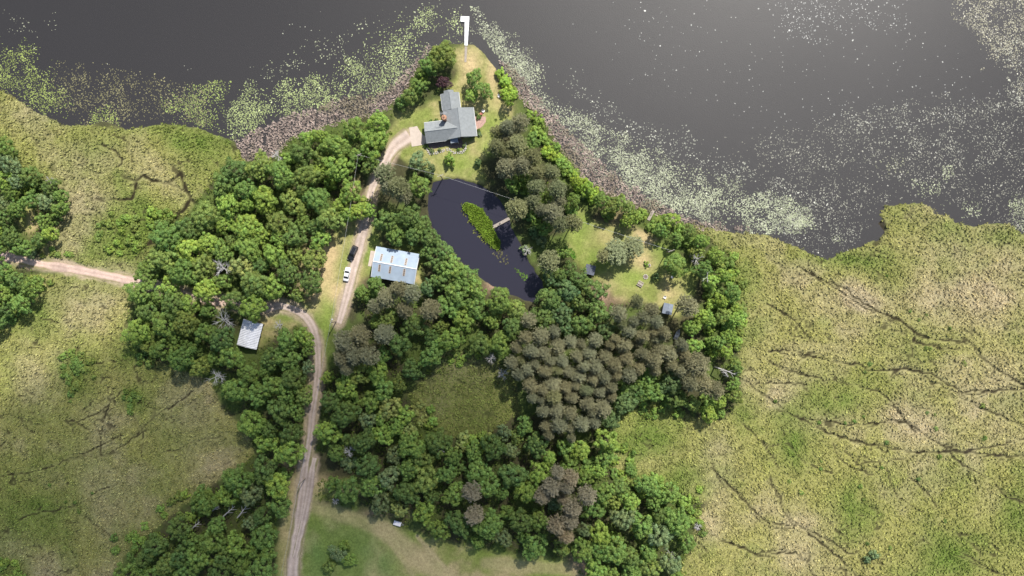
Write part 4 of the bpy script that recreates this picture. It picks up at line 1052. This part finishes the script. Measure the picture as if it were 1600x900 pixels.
    for q in range(5):
        m = MB(); rr = random.Random(q); n = 7
        ring = [(math.cos(6.283*i/n) * .3 * rr.uniform(.8, 1.15), math.sin(6.283*i/n) * .24 * rr.uniform(.8, 1.15)) for i in range(n)]
        m.poly([(x, y, -.1) for x, y in ring] + [(x * 1.05, y * 1.05, .15) for x, y in ring] + [(x * .7, y * .7, .32) for x, y in ring],
               [tuple(range(2*n, 3*n))] + [(a + i, a + (i+1) % n, a + n + (i+1) % n, a + n + i) for a in (0, n) for i in range(n)])
        me = m.mesh("stone"); me.materials.append(M['stone']); mesh.append(me)
    for i, p in enumerate(path):
        for j in range(2):
            st = link_mesh("stone", mesh[(i + j) % 5], None, wallr); st.location = (p[0] + R.uniform(-.1, .1), p[1] - j * .42 + R.uniform(-.08, .08), .1 - j * .08); st.rotation_euler = (0, 0, R.uniform(0, 6))
    # shrubs in the house bed
    for i, (lx, ly) in enumerate([(-9.8,-5.3),(-7.4,-5.4),(-1.6,-6.1),(.4,-5.0),(-11.4,-3.6),(5.4,-.9),(5.5,-2.0),(6.0,3.1),(-7.2,3.9),(-9,3.8),(5.3,4.6)]):
        v = H.matrix_basis @ Vector((lx, ly, 0)); px, py = 800 + v.x * 5 * CAM_H / (CAM_H - .6), 450 - v.y * 5 * CAM_H / (CAM_H - .6)
        add_tree(px, py, R.uniform(2.6, 4.2), R.choice("DKB"), "in the bed beside the house wall", "low shrubs in the beds round the house", hgt=1.1)
house()

def barn():
    c = np.mean([(587,386.2),(654.9,398.5),(649,444),(575,433)], axis=0)
    ox, oy = W(617, 414.5, 5.0); zb = gz(ox, oy) - .05
    B = empty("metal_barn", (ox, oy, zb), math.radians(-10.2))
    tag(B, "pale blue steel-roofed barn with six dark skylights beside the drive", "barn")
    L, Wd, ze, zr = 6.75, 4.75, 3.6, 5.1
    gable_wall(-L + .25, L - .25, -Wd + .3, Wd - .3, ze - .12, zr - .25, 'x').build("wall", M['siding'], B)
    rf = gable(B, "roof", -L, L, -Wd, Wd, ze, zr, 'x', M['barn_roof'], .12)
    sl = (zr - ze) / Wd
    n = 45
    for s in (-1, 1):                     # standing ribs of the steel sheets, joined per slope
        mb = MB()
        for i in range(n + 1):
            x = -L + .06 + (2 * L - .12) * i / n
            a, b = (x, s * .1, zr - .1 * sl + .0), (x, s * (Wd - .02), ze + .02 * sl)
            mb.tube([(a[0], a[1], a[2] + .01), (b[0], b[1], b[2] + .01)], .03, 4)
        mb.build("roof_ribs", M['barn_roof'], rf)
    MB().tube([(-L - .02, 0, zr + .02), (L + .02, 0, zr + .02)], .14, 6).build("ridge_cap", M['dockwhite'], rf)
    for s in (-1, 1):
        MB().tube([(s * (L + .02), -Wd, ze), (s * (L + .02), 0, zr + .02)], .07, 5).tube([(s * (L + .02), Wd, ze), (s * (L + .02), 0, zr + .02)], .07, 5).build("rake_trim", M['dockwhite'], rf)
    for x in (-4.55, -1.25, 3.15):
        for s in (-1, 1):
            y0, y1 = s * .55, s * 2.75
            def pt(px_, yy, dz): return (px_, yy, zr - abs(yy) * sl + dz)
            q = [pt(x - .38, y0, .05), pt(x + .38, y0, .05), pt(x + .38, y1, .05), pt(x - .38, y1, .05)]
            if s > 0: q = q
            else: q = q[::-1]
            fr = MB().slab(q, .04).build("skylight", M['concrete'], B)
            nseg = 4
            for k in range(nseg):
                ya = y0 + (y1 - y0) * (k + .08) / nseg; yb = y0 + (y1 - y0) * (k + .92) / nseg
                q = [pt(x - .24, ya, .075), pt(x + .24, ya, .075), pt(x + .24, yb, .075), pt(x - .24, yb, .075)]
                MB().slab(q if s > 0 else q[::-1], .02).build("pane", M['skylight'], fr)
    gd = MB().box(-L + .17, -L + .248, -1.8, 1.8, .02, 3.1).build("sliding_door", M['trim'], B)
    MB().box(-L + .12, -L + .168, -2.4, 2.4, 3.12, 3.22).build("door_rail", M['rim'], gd)
    window(B, 2.5, -Wd + .3, 1.2, 1.1, .9, '-y'); window(B, -2.5, Wd - .3, 1.2, 1.1, .9, '+y')
    ap = MB().box(-8.9, -6.6, -1.7, 3.2, -.2, .14).build("concrete_apron", M['concrete'], None, .02)
    ap.matrix_world = Matrix.Translation((ox, oy, zb)) @ Matrix.Rotation(math.radians(-10.2), 4, 'Z')
    tag(ap, "pinkish concrete apron at the west end of the barn", None, None, "structure")
barn()

def ribbed_shed():
    ox, oy = W(390, 522.5, 3.2); zb = gz(ox, oy) - .05
    B = empty("ribbed_shed", (ox, oy, zb), math.radians(-14.5))
    tag(B, "small open shed with a white ribbed steel roof among the trees", "shed")
    hw, hl, ze, zr = 3.15, 4.1, 2.5, 3.45
    for x in (-hw + .3, hw - .3):
        for y in (-hl + .3, 0, hl - .3): MB().box(x - .07, x + .07, y - .07, y + .07, 0, ze - .02).build("post", M['polewood'], B)
    MB().box(-hw + .38, hw - .38, hl - .26, hl - .2, 0, 2.4).build("wall", M['redwood'], B)
    MB().box(-hw + .24, -hw + .3, -hl + .4, hl - .3, 0, 2.35).build("wall", M['redwood'], B)
    n = 16; mb = {-1: MB(), 1: MB()}
    for s in (-1, 1):                     # corrugated slopes: ridges run down from the ridge line
        prof = []
        for i in range(n * 4 + 1):
            y = -hl + 2 * hl * i / (n * 4); prof.append((y, (0, .0, .17, .17)[i % 4]))
        pts = []; f = []
        for y, d in prof: pts += [(0, y, zr + d), (s * hw, y, ze + d), (s * hw, y, ze + d - .05), (0, y, zr + d - .05)]
        for i in range(len(prof) - 1):
            a = i * 4; b = a + 4; q = [(a, b, b + 1, a + 1), (a + 2, b + 2, b + 3, a + 3), (a + 1, b + 1, b + 2, a + 2)]
            f += q
        f += [(0, 1, 2, 3), tuple(len(pts) - 4 + k for k in (3, 2, 1, 0))]
        mb[s].poly(pts, f); mb[s].build("roof", M['white_steel'], B)
    MB().tube([(0, -hl - .02, zr + .09), (0, hl + .02, zr + .09)], .1, 6).build("ridge_cap", M['white_steel'], B)
ribbed_shed()

def hut(px, py, rot, hw, hl, ze, zr, mat, label, name, slats=False):
    ox, oy = W(px, py, zr - .3); zb = gz(ox, oy) - .04
    B = empty(name, (ox, oy, zb), math.radians(rot)); tag(B, label, "hut")
    gable_wall(-hw + .2, hw - .2, -hl + .2, hl - .2, ze - .1, zr - .18, 'y').build("wall", M['wood'] if not slats else M['redwood'], B)
    rf = gable(B, "roof", -hw, hw, -hl, hl, ze, zr, 'y', mat, .08)
    MB().tube([(0, -hl, zr + .02), (0, hl, zr + .02)], .05, 5).build("ridge_cap", mat, rf)
    if slats:
        for s in (-1, 1):
            for k in range(5):
                f = (k + .5) / 5.0; x = s * hw * f; z = zr - (zr - ze) * f
                MB().tube([(x, -hl - .03, z + .025), (x, hl + .03, z + .025)], .045, 4).build("batten", M['greyroof'], rf)
    d = MB().box(-.42, .42, hl - .19, hl - .14, .02, ze - .25).build("door", M['redwood'] if not slats else M['wood'], B)
    MB().box(.3, .36, hl - .135, hl - .08, .9, 1.0).build("handle", M['rim'], d)
    window(B, hw - .2, 0, .9, .7, .6, '+x')
    return B
hut(922, 421.5, -14, 1.55, 1.5, 1.9, 2.35, M['slate'], "small hut with a dark slatted roof at the west edge of the east clearing", "garden_hut", True)
hut(1043.5, 482.5, -12, 1.5, 1.65, 2.0, 2.6, M['greyroof'], "small grey-roofed hut at the south edge of the east clearing", "garden_hut")

# ------------------------------------------------------------------ docks and footbridge
def deck_run(name, a, b, w0, w1, z, step, mat, label, post=True, extra=None, legmat=None, cat='dock'):
    A = Vector((*W(*a, z), 0)); Bv = Vector((*W(*b, z), 0)); L = (Bv - A).length; ang = math.atan2(Bv.y - A.y, Bv.x - A.x)
    D = empty(name, (A.x, A.y, 0), ang); tag(D, label, cat); n = max(2, round(L / step))
    for i in range(n):
        x0, x1 = L * i / n + .015, L * (i + 1) / n - .015; f = (i + .5) / n; wd = (w0 + (w1 - w0) * f) / 2
        MB().box(x0, x1, -wd, wd, z - .12, z + R.uniform(-.008, .008)).build("deck_panel" if step > .8 else "plank", mat, D)
        if post and (i % (1 if step > .8 else 5) == 0 or i == n - 1):
            for s in (-1, 1): MB().cyl(x1 - .1, s * (wd + .05), -1.0, z + .25, .05, 8).build("post", legmat or mat, D)
    if extra: extra(D, L)
    return D
def dock_platform(D, L):
    MB().box(L - 1.75, L, .72, 2.0, .33, .448).build("platform", M['dockwhite'], D)
    for x in (L - 1.6, L - .15): MB().cyl(x, 1.92, -1.0, .6, .05, 8).build("post", M['rim'], D)
deck_run("boat_dock", (728.2, 71), (729.8, 25.5), .95, 1.45, .45, 1.55, M['dockwhite'], "white L-ended boat dock reaching into the lake off the point", True, dock_platform, M['rim'])
deck_run("boardwalk", (727.2, 97), (728.2, 72.5), .65, .8, .42, .45, M['wood'], "narrow grey plank walk leading down to the white dock", False)
deck_run("footbridge", (796, 341), (770, 355), .95, .95, .5, .42, M['wood'], "grey plank footbridge from the pond bank to the island", True, None, M['polewood'], 'footbridge')
deck_run("plank_landing", (1013, 344), (1021, 329), .9, .9, .5, .42, M['wood'], "short weathered plank landing between bushes on the east shore", True, None, M['polewood'])

# ------------------------------------------------------------------ vehicles
def car(px0, py0, px1, py1, paint, label, L, Wd, suv):
    """front at pixel 0, rear at pixel 1"""
    x0, y0 = W(px0, py0, .8); x1, y1 = W(px1, py1, .8); cx_, cy_ = (x0 + x1) / 2, (y0 + y1) / 2
    ang = math.atan2(y0 - y1, x0 - x1); C = empty("parked_car", (cx_, cy_, gz(cx_, cy_) + .05), ang); tag(C, label, "car")
    h = L / 2; wv = Wd / 2; hb = 1.0 if suv else .82; ht = 1.75 if suv else 1.42
    def loft(secs, name, mat, parent=C, bev=0):
        m = MB(); pts = []; n = 8
        for x, w2, z0, z1, tw in secs:
            pts += [(x, -w2 * .9, z0), (x, -w2, z0 + .12), (x, -w2, z1 - .14), (x, -w2 * tw, z1), (x, w2 * tw, z1), (x, w2, z1 - .14), (x, w2, z0 + .12), (x, w2 * .9, z0)]
        f = [(i*n + k, i*n + (k+1) % n, (i+1)*n + (k+1) % n, (i+1)*n + k) for i in range(len(secs) - 1) for k in range(n)]
        f += [tuple(range(n))[::-1], tuple((len(secs)-1)*n + k for k in range(n))]
        m.poly(pts, [q[::-1] for q in f]); return m.build(name, mat, parent, bev, True)
    body = loft([(-h, wv*.78, .42, hb*.86, .8), (-h+.12, wv*.93, .3, hb*.98, .86), (-h+.7, wv, .24, hb, .9), (0, wv, .22, hb, .9), (h*.45, wv, .24, hb*.98, .9), (h-.45, wv*.96, .26, hb*.88, .85), (h-.1, wv*.86, .32, hb*.78, .8), (h, wv*.72, .4, hb*.66, .75)], "body", paint)
    xr = -h + (.12 if suv else .75)
    gl = MB()
    r0, r1, f0, f1 = xr, xr + (.35 if suv else .75), h * .46, h * .14
    wb, wt = wv * .90, wv * .74
    P = [(r0, -wb, hb-.04), (f0, -wb, hb-.04), (f0, wb, hb-.04), (r0, wb, hb-.04), (r1, -wt, ht-.06), (f1, -wt, ht-.06), (f1, wt, ht-.06), (r1, wt, ht-.06)]
    cab = gl.poly(P, [(3,2,1,0),(4,5,6,7),(0,1,5,4),(1,2,6,5),(2,3,7,6),(3,0,4,7)]).build("cabin", paint, C, .05)
    def face(a, b, c, d, nm, ins=.1, off=.012):
        q = [Vector(P[i]) for i in (a, b, c, d)]; cen = sum(q, Vector()) / 4; nrm = (q[1] - q[0]).cross(q[3] - q[0]).normalized()
        q = [p.lerp(cen, ins) + nrm * off for p in q]; b_ = [p - nrm * .03 for p in q]
        MB().poly(q + b_, [(0,1,2,3),(7,6,5,4),(0,4,5,1),(1,5,6,2),(2,6,7,3),(3,7,4,0)]).build(nm, M['glass'], cab)
    face(1, 2, 6, 5, "windshield"); face(3, 0, 4, 7, "rear_window"); face(0, 1, 5, 4, "side_window", .13); face(2, 3, 7, 6, "side_window", .13)
    MB().box(r1 + .05, f1 - .05, -wt + .05, wt - .05, ht - .07, ht).build("roof", paint, C, .04)
    if suv:
        for s in (-1, 1): MB().tube([(r1 + .15, s * (wt - .12), ht + .06), (f1 - .2, s * (wt - .12), ht + .06)], .025, 5).build("roof_rail", M['rim'], C)
    for sx in (-1, 1):
        for sy in (-1, 1):
            x = sx * h * .60; rw = .38 if suv else .32
            wh = empty("wheel", (x, sy * (wv - .1), rw - .03)); wh.parent = C
            MB().tube([(0, -.12, 0), (0, .12, 0)], rw, 16).build("tyre", M['tyre'], wh)
            MB().tube([(0, -.13 if sy < 0 else .1, 0), (0, -.1 if sy < 0 else .13, 0)], rw * .6, 12).build("rim", M['rim'], wh)
        s = sx
        MB().box(h - .28, h - .04, s * wv * .62 - .16, s * wv * .62 + .16, hb * .62, hb * .76).build("headlight", M['lamp'], C, .02)
        MB().box(-h + .0, -h + .12, s * wv * .66 - .12, s * wv * .66 + .12, hb * .66, hb * .86).build("taillight", M['redlamp'], C, .02)
        MB().box(f0 - .2, f0 - .02, s * (wv + .12) - .1, s * (wv + .12) + .1, hb, hb + .16).build("mirror", paint, C, .03)
car(546.4, 406.5, 556, 384.8, M['carblack'], "black sport utility vehicle parked on the drive by the barn", 4.95, 1.95, True)
car(543.8, 419.8, 540.6, 437.2, M['carwhite'], "white sedan parked on the drive behind the black vehicle", 4.4, 1.8, False)

# ------------------------------------------------------------------ utility poles and wires
def pole(px, py, h, label, rz=0.0, lamp=False):
    x, y = W(px, py, h); z = gz(x, y) - .3
    P = empty("utility_pole", (x, y, z), rz); tag(P, label, "utility pole")
    MB().tube([(0, 0, 0), (0, 0, h * .6), (0, 0, h + .3)], [.17, .14, .11], 8).build("pole", M['polewood'], P)
    arm = MB().box(-.95, .95, -.06, .06, h - .15, h).build("crossarm", M['wood'], P)
    for s in (-.85, .0, .85): MB().cyl(s, 0, h + .003 if s else h + .31, h + .2 if s else h + .46, .06, 8).build("insulator", M['white'], arm)
    if lamp: MB().tube([(0, 0, h - 1), (.9, .1, h - .6)], .05, 6).cyl(.95, .1, h - .75, h - .5, .25, 10, .12).build("lamp", M['white'], P)
    return Vector((x, y, z + h + .3))
p1 = pole(560, 242, 9, "wooden utility pole at the wood's edge west of the drive", .4)
p2 = pole(688, 274, 8.0, "wooden utility pole on the north bank of the pond", .4)
p3 = pole(1049, 392, 8.5, "wooden utility pole in the east clearing behind the broad tree", .4)
p4 = pole(517, 504, 8, "wooden utility pole with yard lamp on the grass between two drives", 1.2, True)
p5 = pole(467, 757, 8, "wooden utility pole between the drive and its spur", 1.3)
p6 = pole(424, 975, 8, "wooden utility pole beside the drive beyond the field", 1.3)
def wire(a, b, label, sag=.5):
    pts = [a.lerp(b, t / 14) - Vector((0, 0, sag * 4 * (t / 14) * (1 - t / 14))) for t in range(15)]
    tag(MB().tube(pts, .02, 5).build("power_line", M['wire']), label, "wire")
wire(p1, p2, "thin power line from the wood's edge to the pond bank"); wire(p2, p3, "thin power line crossing the pond to the east clearing", .9)
wire(p4, p1, "thin power line from the yard lamp pole to the wood's edge", .8); wire(p5, p4, "thin power line running along the drive"); wire(p6, p5, "thin power line beside the drive at the field")

# ------------------------------------------------------------------ small things on the lawns
def rowboat(px, py, ang, L, label):
    x, y = W(px, py); B = empty("rowboat", (x, y, gz(x, y)), math.radians(ang)); tag(B, label, "boat"); m = MB(); n = 9; secs = []
    for i in range(9):
        t = i / 8; w2 = .62 * (1 - max(0, (t - .45) / .55) ** 2.2) + .02; h0 = .45 + .18 * t * t
        secs.append([( -L/2 + L * t, w2 * math.cos(a) * (1 if abs(math.cos(a)) < .99 else 1), h0 * (1 - math.sin(a) ** 2 * .95) if True else 0) for a in [math.pi * k / (n - 1) for k in range(n)]])
    pts = [p for s in secs for p in s]
    f = [(i*n + k, i*n + k + 1, (i+1)*n + k + 1, (i+1)*n + k) for i in range(8) for k in range(n - 1)] + [tuple(range(n))]
    m.poly(pts, f); h_ = m.build("hull", M['alu'], B, 0, True); s = h_.modifiers.new("shell", 'SOLIDIFY'); s.thickness = .04
    for t in (-.3, .02, .26): MB().box(L * t - .13, L * t + .13, -.5 if t < .2 else -.44, .5 if t < .2 else .44, .3, .34).build("seat", M['wood'], B)
rowboat(1057.5, 522.5, 68, 3.4, "grey aluminium rowboat on the ground under the pines")

def picnic_table(px, py, rz, label):
    x, y = W(px, py, .7); T = empty("picnic_table", (x, y, gz(x, y)), math.radians(rz)); tag(T, label, "picnic table")
    for k in range(5): MB().box(-.9, .9, -.38 + k * .155, -.24 + k * .155, .70, .75).build("plank", M['wood'], T)
    for s in (-1, 1):
        MB().box(-.9, .9, s * .72 - .13, s * .72 + .13, .42, .46).build("bench", M['wood'], T)
        MB().tube([(s * .65, -.75, 0), (s * .65, -.1, .69)], .045, 4).tube([(s * .65, .75, 0), (s * .65, .1, .69)], .045, 4).tube([(s * .65, -.8, .4), (s * .65, .8, .4)], .04, 4).build("leg", M['redwood'], T)
picnic_table(1000.5, 443.5, -30, "weathered picnic table on the grass of the east clearing")

def firepit(px, py):
    x, y = W(px, py); T = empty("fire_pit", (x, y, gz(x, y))); tag(T, "ring of pale stones with ash in the east clearing", "fire pit")
    for k in range(9):
        a = 6.283 * k / 9; m = MB().cyl(math.cos(a) * .65, math.sin(a) * .65, -.05, .24, .24, 6, .16).build("stone", M['stone'], T)
    MB().cyl(0, 0, -.02, .07, .5, 12).build("ash", M['paver'], T)
firepit(1008.5, 432.5)

def planter(px, py):
    x, y = W(px, py); T = empty("planter", (x, y, gz(x, y))); tag(T, "green shrub growing beside a white tub in the east clearing", "planter")
    MB().cyl(.5, -.2, 0, .55, .34, 14, .42).build("tub", M['white'], T)
    MB().cyl(.5, -.2, .553, .58, .36, 14).build("soil", M['paver'], T)
    sh = bpy.data.objects.new("foliage", PROTO['shrub'][2][0]); COL.objects.link(sh); sh.parent = T; sh.scale = (.5, .5, .45); sh.location = (-.25, .2, 0); sh.color = (*KIND['L'][0], 1)
planter(1011.5, 413.5)

def trailer(px, py, rz):
    x, y = W(px, py, .9); T = empty("utility_trailer", (x, y, gz(x, y)), math.radians(rz)); tag(T, "small white flat-topped utility trailer parked against the field hedge", "trailer")
    MB().box(-1.15, 1.15, -.65, .65, .45, .92).build("box", M['white'], T, .04)
    MB().box(-1.18, 1.18, -.68, .68, .923, .97).build("lid", M['white'], T, .02)
    MB().tube([(1.1, -.4, .48), (2.0, 0, .45)], .045, 5).tube([(1.1, .4, .48), (2.0, 0, .45)], .045, 5).build("drawbar", M['rim'], T)
    for s in (-1, 1):
        wh = empty("wheel", (0, s * .76, .28)); wh.parent = T
        MB().tube([(0, -.09, 0), (0, .09, 0)], .3, 14).build("tyre", M['tyre'], wh); MB().tube([(0, -.1, 0), (0, .1, 0)], .16, 10).build("rim", M['rim'], wh)
trailer(621, 817.5, -17)

def chair(px, py, rz, mat, label):
    x, y = W(px, py); T = empty("garden_chair", (x, y, gz(x, y)), math.radians(rz)); tag(T, label, "chair")
    MB().box(-.3, .3, -.3, .3, .38, .43).build("seat", mat, T, .02)
    MB().poly([(-.3,.27,.42),(.3,.27,.42),(.3,.32,.42),(-.3,.32,.42),(-.28,.5,.98),(.28,.5,.98),(.28,.55,.98),(-.28,.55,.98)], [(3,2,1,0),(4,5,6,7),(0,1,5,4),(1,2,6,5),(2,3,7,6),(3,0,4,7)]).build("backrest", mat, T)
    for sx in (-1, 1):
        MB().box(sx*.36-.06, sx*.36+.06, -.3, .32, .6, .64).build("armrest", mat, T)
        for sy in (-1, 1): MB().box(sx*.28-.035, sx*.28+.035, sy*.26-.035, sy*.26+.035, 0, .6 if sy < 0 else .39).build("leg", mat, T)
chair(780, 151, 40, M['white'], "white garden chair under the shore shrubs northeast of the house")
chair(1038, 465, -20, M['white'], "white garden chair in the shade north of the grey hut")
chair(752, 178, 200, M['red'], "faded red garden chair on the small east patio")
chair(755.5, 174, 150, M['white'], "white garden chair on the small east patio")
chair(1050, 433, 60, M['white'], "white garden chair in the shadow of the broad clearing tree")

# ------------------------------------------------------------------ drifting cloud that shades the southwest of the land
def cloud(shx, shy, h, rx, ry, rz, dens, seed):
    """a real cloud: its shadow falls round the ground point (shx, shy)"""
    c = Vector((shx, shy, 0)) + SUN_DIR * (h / SUN_DIR.z)
    import bmesh
    bm = bmesh.new(); bmesh.ops.create_icosphere(bm, subdivisions=5, radius=1)
    r = np.array([v.co[:] for v in bm.verts])
    n = 0
    for k, (f, a) in enumerate(((2.1, .28), (4.3, .16), (8.0, .09))):
        n = n + a * (np.sin(r[:, 0]*f + seed + k) * np.cos(r[:, 1]*f*1.1 - seed*2) + np.sin(r[:, 2]*f*.9 + r[:, 1]*f*.7 + k*3))
    r = r * (1 + .6 * n)[:, None]
    for v, p in zip(bm.verts, r): v.co = (p[0] * rx, p[1] * ry, max(p[2], -.5) * rz)
    me = bpy.data.meshes.new("cloud"); bm.to_mesh(me); bm.free()
    m = bpy.data.materials.new("cloud_vapour"); m.use_nodes = True; nt = m.node_tree.nodes; lk = m.node_tree.links
    nt.remove(nt["Principled BSDF"]); pv = nt.new("ShaderNodeVolumePrincipled"); pv.inputs["Color"].default_value = (1, 1, 1, 1)
    pv.inputs["Density"].default_value = dens; pv.inputs["Anisotropy"].default_value = .6
    lk.new(pv.outputs[0], nt["Material Output"].inputs["Volume"]); m.cycles.homogeneous_volume = True
    me.materials.append(m); o = bpy.data.objects.new("cloud", me); o.location = c; COL.objects.link(o)
    tag(o, "thin white cloud drifting above the land", None, None, "structure")
cloud(-88, -88, 620, 128, 72, 45, .0145, 3)
